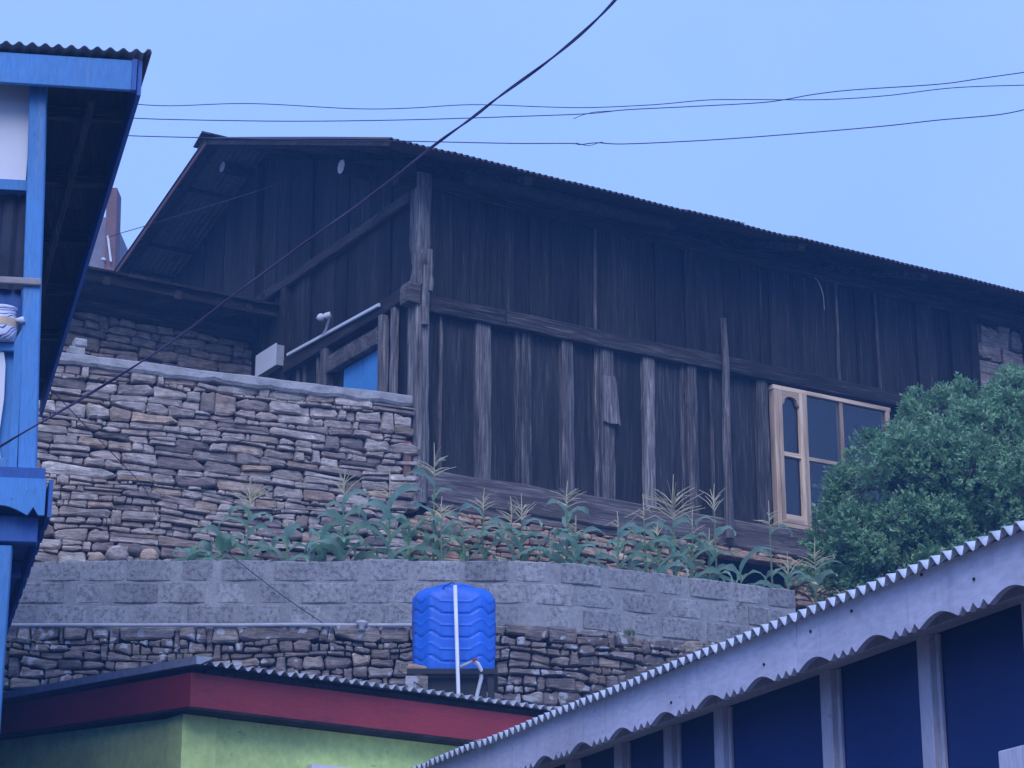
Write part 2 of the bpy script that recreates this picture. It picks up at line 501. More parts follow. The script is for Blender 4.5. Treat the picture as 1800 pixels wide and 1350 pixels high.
def corrugated(u0, u1, v0, v1, org, ud, vd, pitch=.076, amp=.009, lip=0.0, lipdrop=0.0, samples=8, trap=False, sag=0.0, seed=0, thick=.0025, lap=0.0):
    """Corrugated sheet: waves across ud, ridges running along vd; optional turned-down lip at v0."""
    mb = MB()
    org, ud, vd = Vector(org), Vector(ud).normalized(), Vector(vd).normalized()
    up = ud.cross(vd).normalized()
    if up.z < 0: up = -up
    n = max(2, int(round((u1 - u0) / pitch * samples)))
    vsq = [v0] + ([v0 + lip] if lip else []) + [v0 + (v1 - v0) * t for t in (.33, .66, 1.0)]
    for side in (0, 1):
        for j, vv in enumerate(vsq):
            for i in range(n + 1):
                u = u0 + (u1 - u0) * i / n
                ph = u / pitch * 2 * math.pi
                w = math.cos(ph)
                if trap: w = max(-1, min(1, w * 1.9))
                h = amp * w
                if lip and j == 0: h -= lipdrop * (.5 - .5 * w)
                h += sag * fbm(u * .8, vv * .6, seed) + lap
                mb.v.append(tuple(org + ud * u + vd * vv + up * (h - thick * side)))
    R_ = n + 1; S_ = R_ * len(vsq)
    for side in (0, 1):
        for j in range(len(vsq) - 1):
            for i in range(n):
                a = side * S_ + j * R_ + i
                q = (a, a + 1, a + 1 + R_, a + R_)
                mb.f.append(q if side == 0 else q[::-1])
    for i in range(n): mb.f.append((i + 1, i, S_ + i, S_ + i + 1))
    for j in range(len(vsq) - 1):
        a = j * R_; mb.f.append((a, a + R_, a + R_ + S_, a + S_))
        a = j * R_ + n; mb.f.append((a + R_, a, a + S_, a + R_ + S_))
    return mb

# ================================================================ GROUND AND TERRACES
def ground():
    ys = [-900, -200, -40, 0, 10, 17.3, 18.0, 19.0, 20.2, 20.75, 21.2, 30, 60, 200, 900, 2500]
    zs = [0, 0, 0, 0, 0, 0, 2.2, 4.0, 4.25, 5.6, 6.0, 6.3, 7.5, 8, 6, 0]
    xs = [-2500, -400, -60, -20, -10, -6, -3, 0, 3, 6, 10, 20, 60, 400, 2500]
    mb = MB()
    for j, y in enumerate(ys):
        for x in xs:
            mb.v.append((x, y, zs[j] + (.12 * fbm(x * .4, y * .4) if abs(x) < 30 and 17 < y < 60 else 0)))
    n = len(xs)
    for j in range(len(ys) - 1):
        for i in range(n - 1):
            a = j * n + i; mb.f.append((a, a + 1, a + 1 + n, a + n))
    mb.build('ground', GROUND, smooth=True, kind='structure')
ground()

# plan of the lower walls: straight across, then bending back to the right
PLAN = [(-5.4, 20.5), (-4, 20.5), (-2, 20.5), (-.6, 20.5), (.1, 20.52), (.55, 20.61), (1.06, 20.86), (1.89, 21.26), (2.72, 21.68), (3.8, 22.2), (5.2, 22.9)]
_cum = [0.0]
for a, b in zip(PLAN, PLAN[1:]): _cum.append(_cum[-1] + math.hypot(b[0] - a[0], b[1] - a[1]))
def plan(s):
    k = max(i for i in range(len(_cum) - 1) if _cum[i] <= s or i == 0)
    t = (s - _cum[k]) / (_cum[k + 1] - _cum[k])
    a, b = Vector(PLAN[k]), Vector(PLAN[k + 1])
    p = a.lerp(b, t)
    def tan(i):
        i = max(0, min(len(PLAN) - 2, i)); return (Vector(PLAN[i + 1]) - Vector(PLAN[i])).normalized()
    d = ((tan(k - 1) + tan(k)) / 2).lerp((tan(k) + tan(k + 1)) / 2, max(0, min(1, t))).normalized()
    return p, d
def plan_map(s, y, z):
    p, d = plan(s)
    return (p.x - d.y * y + 0, p.y + d.x * y, z)
def plan_s(px, py, z):
    best = None
    d = ray(px, py)
    for i in range(0, 1300):
        s = i * .009
        p, t = plan(s); q = Vector((0, 0, EYE)) + d * (p.y / d.y)
        e = abs(q.x - p.x)
        if best is None or e < best[0]: best = (e, s)
    return best[1]

# terrace earth between the block wall and the foundation
mb = MB()
N_ = 40
for i in range(N_ + 1):
    s = _cum[-1] * i / N_
    p, d = plan(s)
    for j in range(5):
        y = .12 + j * (4.2 if s > 5 else 1.5) / 4
        mb.v.append((p.x - d.y * y, p.y + d.x * y, 6.46 + .05 * fbm(s * 2, y * 3) + .04 * j))
for i in range(N_):
    for j in range(4):
        a = i * 5 + j; mb.f.append((a, a + 5, a + 6, a + 1))
mb.build('terrace', SOIL, smooth=True, kind='structure')

# ================================================================ LOWER RUBBLE WALL AND BLOCK WALL
low = thing('rubble_retaining_wall', 'dark rubble retaining wall with pale lichen below the grey block wall', 'wall')
rubble(low, ST_LOW, .3, 10.6, lambda s: 4.55, lambda s: 6.0 + .012 * fbm(s * 3, 1), -.06, .06, .155, (1.0, 3.2), 5, mapf=plan_map, gap=.007, depth=.16, dbl=.2, wav=1.5)
core = MB()
rings = []
for i in range(41):
    s = .2 + 10.6 * i / 40
    rings.append([plan_map(s, .045, 4.2), plan_map(s, .045, 5.99), plan_map(s, .32, 5.99), plan_map(s, .32, 4.2)])
core.sweep(rings).build('earth_core', EARTH, low)

bw = thing('block_wall', 'long low grey concrete block wall above the rubble wall', 'wall')
rg = random.Random(3)
S_END = plan_s(1396, 1040, 6.62)
core = MB(); rings = []
nn = 90
for i in range(nn + 1):
    s = .25 + (S_END - .25) * i / nn
    zt = 6.60 + .018 * fbm(s * 1.3, 4) + .01 * fbm(s * 6, 9)
    yj = -.012 + .006 * fbm(s * 5, 2)
    rings.append([plan_map(s, yj, 5.955 + .02 * fbm(s * 4, 0)), plan_map(s, yj, zt), plan_map(s, .19, zt), plan_map(s, .19, 5.955)])
core.sweep(rings).build('mortar_bed', MORTAR, bw)
for c in range(3):
    s = .26 - (.2 if c % 2 else 0) - rg.uniform(0, .1)
    z0 = 6.0 + c * .207
    while s < S_END - .02:
        w = rg.uniform(.37, .41); e = min(s + w, S_END - .005)
        if e > .3 and e - s > .05:
            a = max(s, .27)
            h = .192 + rg.uniform(-.006, .006)
            zt0 = z0 + h + (.02 * fbm(a * 1.3, 4) if c == 2 else rg.uniform(-.004, .004))
            zt1 = z0 + h + (.02 * fbm(e * 1.3, 4) if c == 2 else rg.uniform(-.004, .004))
            yf = -.016 - rg.uniform(0, .016)
            j = lambda: rg.uniform(-.007, .007)
            n_ = 3
            mb = MB(); rr = []
            for i in range(n_ + 1):
                q = a + (e - a) * i / n_; zt = zt0 + (zt1 - zt0) * i / n_ + j() * .6
                zb = z0 + j() * .6; ins = .010 if i in (0, n_) else 0
                qq = q + j() * .4
                rr.append([plan_map(qq, .1, zb), plan_map(qq, yf + .012 + ins, zb), plan_map(qq, yf + ins, zb + .012), plan_map(qq, yf + ins + j() * .3, zt - .012), plan_map(qq, yf + .012 + ins, zt), plan_map(qq, .1, zt)])
            mb.sweep(rr).build('block', BLOCK, bw)
        s = e + rg.choice([.012, .015, .035, .06, .09, .02])

# ================================================================ UPPER TERRACE WALL WITH CEMENT COPING
UF = Frame((-1.08, 22.85), 67.4)
up = frame_thing('terrace_wall', 'tall dry stone courtyard wall with grey cement coping left of the timber house', 'wall', UF)
cap_z = lambda s: 8.94
rubble(up, ST_UP, -5.4, -.02, lambda s: 6.35, lambda s: 8.83 + .02 * fbm(s * 2.2, 7), -.03, .050, .118, (1.6, 4.8), 21, gap=.005, slope=.0, maxn=300)
MB().box(-5.5, -.05, .065, .5, 6.2, 8.8).build('earth_core', EARTH, up)
mb = MB(); rings = []
nn = 46
for i in range(nn + 1):
    s = -5.4 + 5.42 * i / nn
    zb = 8.815 + .03 * fbm(s * 4.5, 3) + .02 * fbm(s * 13, 1)
    zt = 8.935 + .012 * fbm(s * 1.6, 8) + .006 * fbm(s * 9, 5)
    yf = -.075 + .012 * fbm(s * 6, 11)
    rings.append([(s, yf + .02, zb), (s, yf, zb + .03), (s, yf + .008, zt - .015), (s, yf + .03, zt), (s, .42, zt), (s, .42, zb)])
mb.sweep(rings).build('coping', CEMENT, up)
# pale blocks lying on the coping
for k, (px0, px1, py0, py1, lab) in enumerate([(128, 150, 597, 612, 'upper pale stone block lying on the cement coping beside the blue house'), (118, 146, 611, 626, 'lower pale stone block bedded on the cement coping beside the blue house')]):
    a, b = UF.at_y(px0, py1, .12), UF.at_y(px1, py0, .12)
    zt0 = 8.945 + (0 if k else .095)
    o = tag(MB().beam((a.x, .1, zt0 + .045), (b.x, .1, zt0 + .045), .16, .088, (0, 1, 0), 3, .006, .015).build('stone_block', CEMENT), lab, 'stone')
    o.location = (UF.o.x, UF.o.y, 0); o.rotation_euler = (0, 0, UF.rz)

# courtyard level behind the wall
mb = MB()
cy = [UF.world((-5.4, .3, 8.86)), UF.world((0, .3, 8.86)), (-1.0, 23.05, 8.86), (-3.2, 26.7, 8.86), (-6.4, 24.8, 8.86)]
mb.add(cy, [(0, 1, 2, 3, 4)]).build('courtyard', SOIL, kind='structure')

# ================================================================ TIMBER HOUSE
C0 = on_y(735, 690, 23)
HF = Frame((C0.x, C0.y), 58.6)
hs = frame_thing('timber_house', 'old dark timber plank house under a rusty corrugated roof', 'house', HF)
rg = random.Random(8)
EAVE_Y, EAVE_Z, RIDGE_Y, RIDGE_Z, GX = -.73, 11.50, 4.07, 13.34, -.80
SL = (RIDGE_Z - EAVE_Z) / (RIDGE_Y - EAVE_Y)
FAR_Y, FAR_Z = 7.0, 12.50
def roof_z(y):
    return EAVE_Z + SL * (y - EAVE_Y) if y <= RIDGE_Y else RIDGE_Z + (FAR_Z - RIDGE_Z) * (y - RIDGE_Y) / (FAR_Y - RIDGE_Y)
HX = 10.6
LX = lambda px, py: HF.at_y(px, py, 0).x

# --- long front
mb = MB(); mb.beam((.08, .02, 8.03), (7.9, .02, 8.03), .22, .33, (0, 1, 0), 26, .012, .02, rg); mb.build('sill_beam', W_GREY_X, hs)
mb = MB(); mb.beam((.08, .03, 7.83), (2.6, .03, 7.83), .18, .09, (0, 1, 0), 10, .012, .015, rg); mb.build('lower_sill_plank', W_GREY_X, hs)
for a, b in ((.09, 1.02), (1.03, 3.94), (3.95, 7.85)):
    mb = MB(); mb.beam((a, .01, 10.02), (b, .01, 10.02), .20, .19, (0, 1, 0), 8, .009, .012, rg); mb.build('girt_beam', W_DARK_X, hs)
mb = MB(); mb.beam((-.3, .02, 11.42), (HX, .02, 11.42), .16, .16, (0, 1, 0), 10, .008, .012, rg); mb.build('wall_plate', W_DARK_X, hs)
# corner post, split and worn at the joint
mb = MB(); rings = []
for i in range(15):
    z = 7.82 + (11.5 - 7.82) * i / 14
    w = .088 + rg.uniform(-.008, .008) - (.03 if 10.2 < z < 10.7 else 0)
    d = .088 + rg.uniform(-.006, .006) - (.02 if 10.2 < z < 10.7 else 0)
    ox, oy = rg.uniform(-.008, .008), rg.uniform(-.006, .006)
    c = .014
    rings.append([(ox + a * w + (c if k % 2 else 0) * -a * (1 if True else 0), oy + b * d, z) for k, (a, b) in enumerate(((-1, -.8), (-.8, -1), (-.1, -1.05), (.05, -.93), (.2, -1.04), (.8, -1), (1, -.8), (1, 1), (-1, 1), (-1.02, .1), (-.92, 0)))])
mb.sweep(rings)
mb.build('corner_post', W_GREY_Z, hs)
for (x0, x1, y0, y1, z0, z1, m_) in ((-.21, -.06, -.13, .06, 9.98, 10.2, W_GREY_X), (-.10, -.02, -.125, -.02, 10.2, 10.55, W_GREY_Z), (.035, .10, -.12, .02, 10.15, 10.62, W_GREY_Z), (-.03, .04, -.14, -.05, 9.75, 10.42, W_GREY_Z)):
    mb = MB(); mb.beam(((x0 + x1) / 2, (y0 + y1) / 2, z0), ((x0 + x1) / 2 + rg.uniform(-.01, .01), (y0 + y1) / 2, z1), x1 - x0, y1 - y0, (1, 0, 0), 5, .009, .01, rg); mb.build('joint_piece', m_, hs)
# upper boards
s = .10
while s < 7.82:
    w = rg.uniform(.15, .33); e = min(s + w, 7.86)
    yy = -.012 + rg.uniform(-.022, .018); tw = rg.uniform(-.02, .02)
    zb = 10.105 - (rg.uniform(0, .03)); g = rg.uniform(.003, .012)
    t = .025
    lean = rg.uniform(-.012, .012)
    p = [(s + g, yy, zb), (e, yy + tw, zb), (e, yy + tw + t, zb), (s + g, yy + t, zb), (s + g + lean, yy, 11.40), (e + lean, yy + tw, 11.40), (e + lean, yy + tw + t, 11.40), (s + g + lean, yy + t, 11.40)]
    MB().hexa(p).build('board', W_DARK_Z, hs)
    if rg.random() < .45:
        mb = MB(); q = e - .01
        mb.beam((q, yy - .014, zb), (q + lean, yy - .014, 11.35), rg.uniform(.02, .045), .022, (1, 0, 0), 4, .004, .004, rg); mb.build('batten', W_MID_Z if rg.random() < .4 else W_DARK_Z, hs)
    s = e
MB().box(.05, 7.85, .05, .08, 8.2, 11.4).build('gap_blocker', W_BLACK_Y, hs)
# lower studs and recessed panels
studs = [(833, 860, 700, 1), (906, 915, 720, 0), (916, 934, 720, 2), (986, 1006, 740, 1), (1046, 1053, 740, 0), (1055, 1077, 740, 1), (1130, 1149, 760, 1), (1197, 1205, 760, 0), (1206, 1224, 760, 1), (1250, 1256, 780, 0), (1331, 1350, 800, 1), (772, 777, 700, 0)]
edges = []
for (a, b, py, kind) in sorted(studs):
    x0, x1 = LX(a, py), LX(b, py)
    edges.append((x0, x1))
    pr = {1: -.045, 0: -.012, 2: -.02}[kind]
    mb = MB(); rings = []
    nseg = 9
    for i in range(nseg + 1):
        z = 8.185 + (9.93 - 8.185) * i / nseg
        o1 = rg.uniform(-.007, .007); k = rg.uniform(-.006, .006)
        rings.append([(x0 + o1, .05, z), (x0 + o1 + k, pr + .008, z), (x0 + o1 + .01, pr + rg.uniform(0, .006), z), ((x0 + x1) / 2 + o1, pr - rg.uniform(-.004, .006), z), (x1 + o1 - .01, pr + rg.uniform(0, .006), z), (x1 + o1 - k, pr + .008, z), (x1 + o1, .05, z)])
    mb.sweep(rings); mb.build('stud', W_GREY_Z if a in (833, 986, 1130) else W_MID_Z, hs)
edges = [(.03, .10)] + edges + [(4.62, 4.7)]
for (a, b) in zip(edges, edges[1:]):
    x0, x1 = a[1] - .01, b[0] + .01
    if x1 - x0 < .03: continue
    cuts = [x0] + ([x0 + (x1 - x0) * rg.uniform(.4, .6)] if x1 - x0 > .42 else []) + [x1]
    for u, v in zip(cuts, cuts[1:]):
        yy = .022 + rg.uniform(-.008, .012); tw = rg.uniform(-.008, .008)
        p = [(u, yy, 8.18), (v - .004, yy + tw, 8.18), (v - .004, yy + tw + .02, 8.18), (u, yy + .02, 8.18), (u, yy, 9.95), (v - .004, yy + tw, 9.95), (v - .004, yy + tw + .02, 9.95), (u, yy + .02, 9.95)]
        MB().hexa(p).build('panel', W_PANEL_Z, hs)
# broken board nailed over one stud
x0, x1 = LX(1055, 700), LX(1082, 700); z1, z0 = HF.at_y(1066, 660, -.06).z, HF.at_y(1066, 745, -.06).z
mb = MB(); mb.prism([(x0, z0 + .02), (x0 + .05, z0), (x1 - .02, z0 + .015), (x1, z0 - .01), (x1 - .03, z1 - .1), (x1 - .05, z1), (x0 - .005, z1 - .01)], lambda u, v, sd: (u, -.075 - .03 * (z1 - v) + .035 * sd, v)); mb.build('loose_board', W_GREY_Z, hs, )
# leaning prop pole in front
a = HF.at_y(1283, 947, -.16); b = HF.at_y(1271, 560, -.12)
mb = MB(); mb.tube([(a.x, -.16, a.z), (a.x * .6 + b.x * .4 - .01, -.15, a.z * .6 + b.z * .4), (b.x + .01, -.13, b.z * .8 + a.z * .2), (b.x, -.12, b.z)], [.056, .05, .044, .034], 9); mb.build('prop_pole', W_GREY_Z, hs, smooth=False)
# right bay of masonry beyond the boards
rubble(hs, ST_ANX, 7.9, 9.6, lambda s: 8.0, lambda s: 11.38, .03, .18, .26, (1.5, 3.2), 77, part='stone', depth=.1)
MB().box(7.88, HX - .1, .13, .3, 7.8, 11.4).build('masonry_core', EARTH, hs)
mb = MB(); mb.beam((7.86, .0, 8.0), (7.84, .0, 11.4), .12, .16, (1, 0, 0), 6, .006, .012, rg); mb.build('post', W_DARK_Z, hs)
mb = MB(); mb.beam((8.83, -.02, 8.0), (8.78, -.02, 11.4), .12, .12, (1, 0, 0), 6, .006, .012, rg); mb.build('post', W_DARK_Z, hs)

# --- window in new pine
wy = -.05
WX = lambda px, py: HF.at_y(px, py, wy)
wx0, wx1 = 4.66, 6.40
wz0, wz1 = 8.25, 9.87
wroot = MB()
wroot.beam((wx0 + .03, wy + .03, wz0), (wx0 + .03, wy + .03, wz1), .06, .10, (1, 0, 0))
win = wroot.build('window', W_PINE_Z, hs)
tag(win, 'new unpainted pine window with an arched casement')
def wpart(name, a, b, w, h, mat, side=(0, 1, 0)):
    mb = MB(); mb.beam(a, b, w, h, side, 1, 0, .004); return mb.build(name, mat, win)
wpart('jamb', (wx1 - .03, wy + .03, wz0), (wx1 - .03, wy + .03, wz1), .10, .06, W_PINE_Z)
wpart('head', (wx0 - .01, wy + .028, wz1 + .002), (wx1 + .01, wy + .028, wz1 + .002), .104, .05, W_PINE_X)
wpart('bottom_rail', (wx0 - .01, wy + .028, wz0 - .02), (wx1 + .01, wy + .028, wz0 - .02), .108, .05, W_PINE_X)
xm1 = WX(1412, 800).x; xm2 = WX(1479, 740).x
wpart('mullion', (xm1 + .03, wy + .022, wz0 + .005), (xm1 + .03, wy + .022, wz1 - .022), .102, .07, W_PINE_Z)
wpart('mullion', (xm2, wy + .03, wz0 + .005), (xm2, wy + .03, wz1 - .022), .08, .05, W_PINE_Z)
ztr = WX(1430, 808).z
wpart('transom', (xm1 + .066, wy + .03, ztr), (xm2 - .026, wy + .03, ztr), .075, .045, W_PINE_X)
wpart('transom', (xm2 + .026, wy + .03, ztr), (wx1 - .062, wy + .03, ztr), .075, .045, W_PINE_X)
# casement with arched head
cx0, cx1 = wx0 + .062, xm1 + .0
cz0, cz1 = wz0 + .01, wz1 - .025
stl = .05
wpart('casement_stile', (cx0 + stl / 2, wy - .005, cz0), (cx0 + stl / 2, wy - .005, cz1), .05, stl, W_PINE_Z)
wpart('casement_stile', (cx1 - stl / 2, wy - .005, cz0), (cx1 - stl / 2, wy - .005, cz1), .05, stl, W_PINE_Z)
wpart('casement_rail', (cx0 + stl + .002, wy - .004, cz0 + .05), (cx1 - stl - .002, wy - .004, cz0 + .05), .048, .10, W_PINE_X)
wpart('casement_rail', (cx0 + stl + .002, wy - .004, ztr), (cx1 - stl - .002, wy - .004, ztr), .048, .055, W_PINE_X)
ia, ib = cx0 + stl + .002, cx1 - stl - .002
poly = [(ia, cz1), (ia, cz1 - .17)]
poly += [(ia + .02, cz1 - .165), (ia + .03, cz1 - .135)]
for k in range(9):
    t = math.pi * (1 - k / 8)
    cxm = (ia + ib) / 2; rr_ = (ib - ia) / 2 - .032
    poly.append((cxm + rr_ * math.cos(t), cz1 - .12 + .055 * math.sin(t)))
poly += [(ib - .03, cz1 - .135), (ib - .02, cz1 - .165), (ib, cz1 - .17), (ib, cz1)]
MB().prism(poly, lambda u, v, sd: (u, wy - .028 + .048 * sd, v)).build('arched_rail', W_PINE_X, win)
for (a, b, c, d) in ((ia - .01, ib + .01, cz0 + .08, ztr), (ia - .01, ib + .01, ztr + .02, cz1 - .05), (xm1 + .06, xm2 - .02, wz0 + .01, ztr - .02), (xm1 + .06, xm2 - .02, ztr + .02, wz1 - .02), (xm2 + .02, wx1 - .06, wz0 + .01, ztr - .02), (xm2 + .02, wx1 - .06, ztr + .02, wz1 - .02)):
    MB().box(a, b, wy + .012, wy + .018, c, d).build('pane', GLASS, win)
MB().box(wx0, wx1, .0495, .0498, wz0, wz1).build('interior_dark', plain('dark_interior', (.012, .012, .014), .9, .1, .3, 4, .2), win)  # near-black sheet added behind the panes, painting the dark interior

# --- gable end (x = 0 plane, facing -x)
GY = lambda px, py: HF.at_x(px, py, 0).y
mb = MB(); mb.beam((-.01, .09, 11.27), (-.01, 6.9, 11.27), .16, .13, (1, 0, 0), 12, .01, .012, rg); mb.build('tie_beam', W_DARK_Y, hs)
mb = MB(); mb.beam((-.01, .09, 10.19), (-.01, 4.1, 10.19), .15, .17, (1, 0, 0), 8, .01, .012, rg); mb.build('girt_beam', W_DARK_Y, hs)
s = .1
while s < 6.9:
    w = rg.uniform(.18, .36); e = min(s + w, 6.92)
    xx = -.005 + rg.uniform(-.02, .015)
    for z0, z1a, z1b in ((10.27, 11.22, 11.22), (11.33, roof_z(s) - .11, roof_z(e) - .11)):
        if z0 < 11 and s > 4.1: continue
        p = [(xx, s + .006, z0), (xx, e, z0), (xx + .025, e, z0), (xx + .025, s + .006, z0), (xx, s + .006, z1a), (xx, e, z1b), (xx + .025, e, z1b), (xx + .025, s + .006, z1a)]
        MB().hexa(p).build('board', W_DARK_Z, hs)
    s = e
for y, z0, z1 in ((GY(507, 600), 8.8, 11.2), (GY(470, 620), 8.8, 11.3), (GY(580, 640), 8.8, 10.1), (6.8, 10.8, 12.4), (4.07, 11.33, 13.1)):
    mb = MB(); mb.beam((-.03, y, z0), (-.03, y, z1), .14, .13, (1, 0, 0), 6, .006, .012, rg); mb.build('post', W_DARK_Z if z1 > 10.5 else W_GREY_Z, hs)
mb = MB(); mb.beam((-.045, GY(700, 600), 8.7), (-.045, GY(700, 600), 10.1), .07, .09, (1, 0, 0), 6, .006, .01, rg); mb.build('plank', W_GREY_Z, hs)
mb = MB(); mb.beam((-.06, GY(682, 640), 8.7), (-.06, GY(682, 640), 10.08), .1, .09, (1, 0, 0), 6, .004, .01, rg); mb.build('door_jamb', W_GREY_Z, hs)
d0, d1 = GY(674, 620), GY(608, 650)
mb = MB(); mb.beam((-.05, d0 - .02, 9.88), (-.05, d1 + .3, 9.88), .1, .2, (1, 0, 0), 5, .006, .01, rg); mb.build('door_lintel', W_GREY_X, hs)
door = MB().box(.0, .03, d0, d0 + (d1 - d0) * .52, 8.86, 9.775).build('door', BLUE_DOOR, hs)
tag(door, 'bright blue painted plank door')
MB().box(-.004, .026, d0 + (d1 - d0) * .53, d1 + .04, 8.86, 9.775).build('door_board', BLUE_DOOR, door)
MB().box(.02, .05, .05, 4.1, 8.6, 10.2).build('panel', W_DARK_Z, hs)
for y in (GY(560, 660), GY(535, 660), GY(525, 650)):
    mb = MB(); mb.beam((-.0, y, 8.8), (-.0, y, 10.1), .04, .05, (1, 0, 0), 4, .006, .008, rg); mb.build('batten', W_GREY_Z, hs)
gl = MB()  # added behind the gable boards to stop light leaking through the gaps
gl.prism([(.06, 10.15), (4.1, 10.15), (4.1, 11.2), (6.85, 11.2), (6.85, roof_z(6.85) - .13), (RIDGE_Y, RIDGE_Z - .13), (.06, roof_z(.06) - .13)], lambda u, v, sd: (.035 + .02 * sd, u, v))
gl.build('gap_blocker', W_BLACK_Y, hs)
# reddish board beside the post foot
MB().box(-.2, -.12, -.09, -.05, 7.95, 8.45).build('foot_board', CLAY, hs)
# closing walls, floor
MB().box(HX - .15, HX, .1, 6.9, 7.5, 12.6).build('end_wall', W_BLACK_Y, hs)
MB().box(.05, HX, 6.75, 6.9, 7.5, 12.3).build('rear_wall', W_BLACK_Y, hs)
MB().box(.1, HX - .2, .35, 6.7, 8.0, 8.1).build('floor', W_BLACK_Y, hs)

# --- roof: rafters, purlin logs, corrugated sheets
ang = math.atan(SL)
upv = Vector((0, math.cos(ang), math.sin(ang)))
for px, py in ((930, 330), (1410, 440), (1625, 492)):
    q = HF.at_y(px, py, -.52); x = q.x
    mb = MB(); mb.beam((x, -.52, roof_z(-.52) - .10), (x, 3.9, roof_z(3.9) - .10), .10, .09, (1, 0, 0), 3, .004, .01, rg); mb.build('rafter', W_GREY_X, hs)
for x in (-.66, .6, 3.3, 5.2, 7.6, 9.2):
    mb = MB(); mb.beam((x, -.45, roof_z(-.45) - .09), (x, RIDGE_Y, RIDGE_Z - .09), .08, .07, (1, 0, 0), 3, .004, .01, rg); mb.build('rafter', W_BLACK_Y, hs)
    mb = MB(); mb.beam((x, RIDGE_Y, RIDGE_Z - .09), (x, FAR_Y - .15, roof_z(FAR_Y - .15) - .09), .08, .07, (1, 0, 0), 3, .004, .01, rg); mb.build('rafter', W_BLACK_Y, hs)
logend = plain('sawn_log_end', (.68, .62, .56), .9, .2, .3, 12, .4)
p1 = HF.at_x(600, 293, -.45); p2 = HF.at_x(391, 293, -.45)
for (y, z, r, x1) in ((p1.y, p1.z, .085, 2.6), (p2.y, p2.z, .075, HX - .3), (-.38, roof_z(-.38) - .22, .075, HF.at_y(1182, 388, -.38).x)):
    mb = MB(); mb.tube([(-.45 if y > 0 else .35, y, z), (1.0, y + .02, z), (x1, y, z + .01)], [r, r * 1.03, r * .95], 10); lg = mb.build('purlin_log', W_BLACK_Y, hs)
    if y > 0:
        mb = MB(); mb.tube([(-.456, y, z), (-.449, y, z)], r * .97, 10); mb.build('log_end', logend, lg)
k = 0; x = GX
while x < HX:
    e = x + .76
    corrugated(x, e + .05, 0, (RIDGE_Y - EAVE_Y) / math.cos(ang), (0, EAVE_Y + rg.uniform(-.015, .015), EAVE_Z - .02), (1, 0, 0), upv, sag=.012, seed=k, lap=.003 * (k % 2), amp=.015).build('roof_sheet', RUST_ROOF, hs, smooth=True)
    dn = Vector((0, FAR_Y - RIDGE_Y, FAR_Z - RIDGE_Z)); ln = dn.length
    corrugated(x, e + .05, 0, ln + rg.uniform(-.02, .02), (0, RIDGE_Y, RIDGE_Z - .02), (1, 0, 0), dn, sag=.012, seed=k + 40, lap=.003 * (k % 2), amp=.012).build('roof_sheet', DULL_ROOF, hs, smooth=True)
    x = e; k += 1
mb = MB()
mb.prism([(-.26, -.085), (-.1, -.01), (0, .045), (.1, -.0), (.26, -.07), (.25, -.085), (0, .02), (-.25, -.1)], lambda u, v, sd: (GX - .04 + sd * (HX - GX), RIDGE_Y + u, RIDGE_Z + .02 + v)); mb.build('ridge_cap', RUST_ROOF, hs)
mb = MB(); mb.beam((GX + .03, EAVE_Y + .02, EAVE_Z - .07), (GX + .03, RIDGE_Y, RIDGE_Z - .07), .025, .07, (1, 0, 0)); mb.build('barge_board', W_DARK_Y, hs)
mb = MB(); mb.beam((GX + .03, RIDGE_Y, RIDGE_Z - .07), (GX + .03, FAR_Y, FAR_Z - .07), .025, .07, (1, 0, 0)); mb.build('barge_board', plain('brown_barge_paint', (.17, .075, .06), .7), hs)
for y in (.3, 1.2, 2.9, 5.0, 6.2, 6.8):
    mb = MB(); mb.beam((GX + .06, y, roof_z(y) - .055), (HX - .1, y, roof_z(y) - .055), .05, .04, (0, 1, 0), 3, .003, .004, rg); mb.build('batten', W_BLACK_Y, hs)

# --- stone foundation under the sill
FF = Frame((C0.x, C0.y), 58.6)
fd = frame_thing('foundation_wall', 'reddish dry stone foundation under the sill of the timber house', 'wall', FF)
h0, h1 = HF.at_y(1245, 1000, -.08), HF.at_y(1405, 1000, -.08)
htop = HF.at_y(1320, 988, -.08).z
rubble(fd, ST_FND, -.02, 8.6, lambda s: 6.35, lambda s: 7.86 - (.0 if s > 2.6 else .08), -.09, .05, .11, (1.5, 4.2), 33, hole=(h0.x, h1.x, 5, htop), gap=.006, maxn=300)
MB().box(.0, h0.x, .0, .3, 6.2, 7.85).box(h1.x, 8.6, .0, .3, 6.2, 7.85).box(h0.x, h1.x, .0, .3, htop, 7.85).box(h0.x - .1, h1.x + .1, .9, 1.0, 6.2, 7.85).build('earth_core', EARTH, fd)
mb = MB(); mb.beam((h0.x - .25, -.10, htop + .03), (h1.x + .2, -.10, htop + .025), .16, .055, (0, 1, 0), 8, .008, .01, rg); mb.build('stone_lintel', ST_FND, fd)

# --- conduit, lamp and meter box on the gable
a, b = HF.at_x(668, 536, -.10), HF.at_x(507, 624, -.10)
o = frame_thing('wall_conduit', 'straight white plastic conduit running along the gable beam', 'conduit', HF)
MB().beam((-.11, a.y, a.z), (-.11, b.y, b.z), .028, .04, (1, 0, 0), 1, 0, .006).build('trunking', PVC, o)
m_ = HF.at_x(576, 586, -.11); t_ = HF.at_x(580, 556, -.16)
MB().tube([(-.115, b.y + (a.y - b.y) * .4, b.z + (a.z - b.z) * .4), (-.13, m_.y, m_.z + .05), (-.16, t_.y, t_.z)], .014, 7).build('bracket_arm', PVC, o)
o = frame_thing('bulb_lamp', 'small white bulb lamp on a bracket above the conduit', 'lamp', HF)
h = HF.at_x(577, 554, -.18)
c = Vector((-.18, h.y, h.z))
d = (HF.at_x(562, 561, -.24) - Vector((-.18, h.y, h.z))); d.x = -.1; d.normalize()
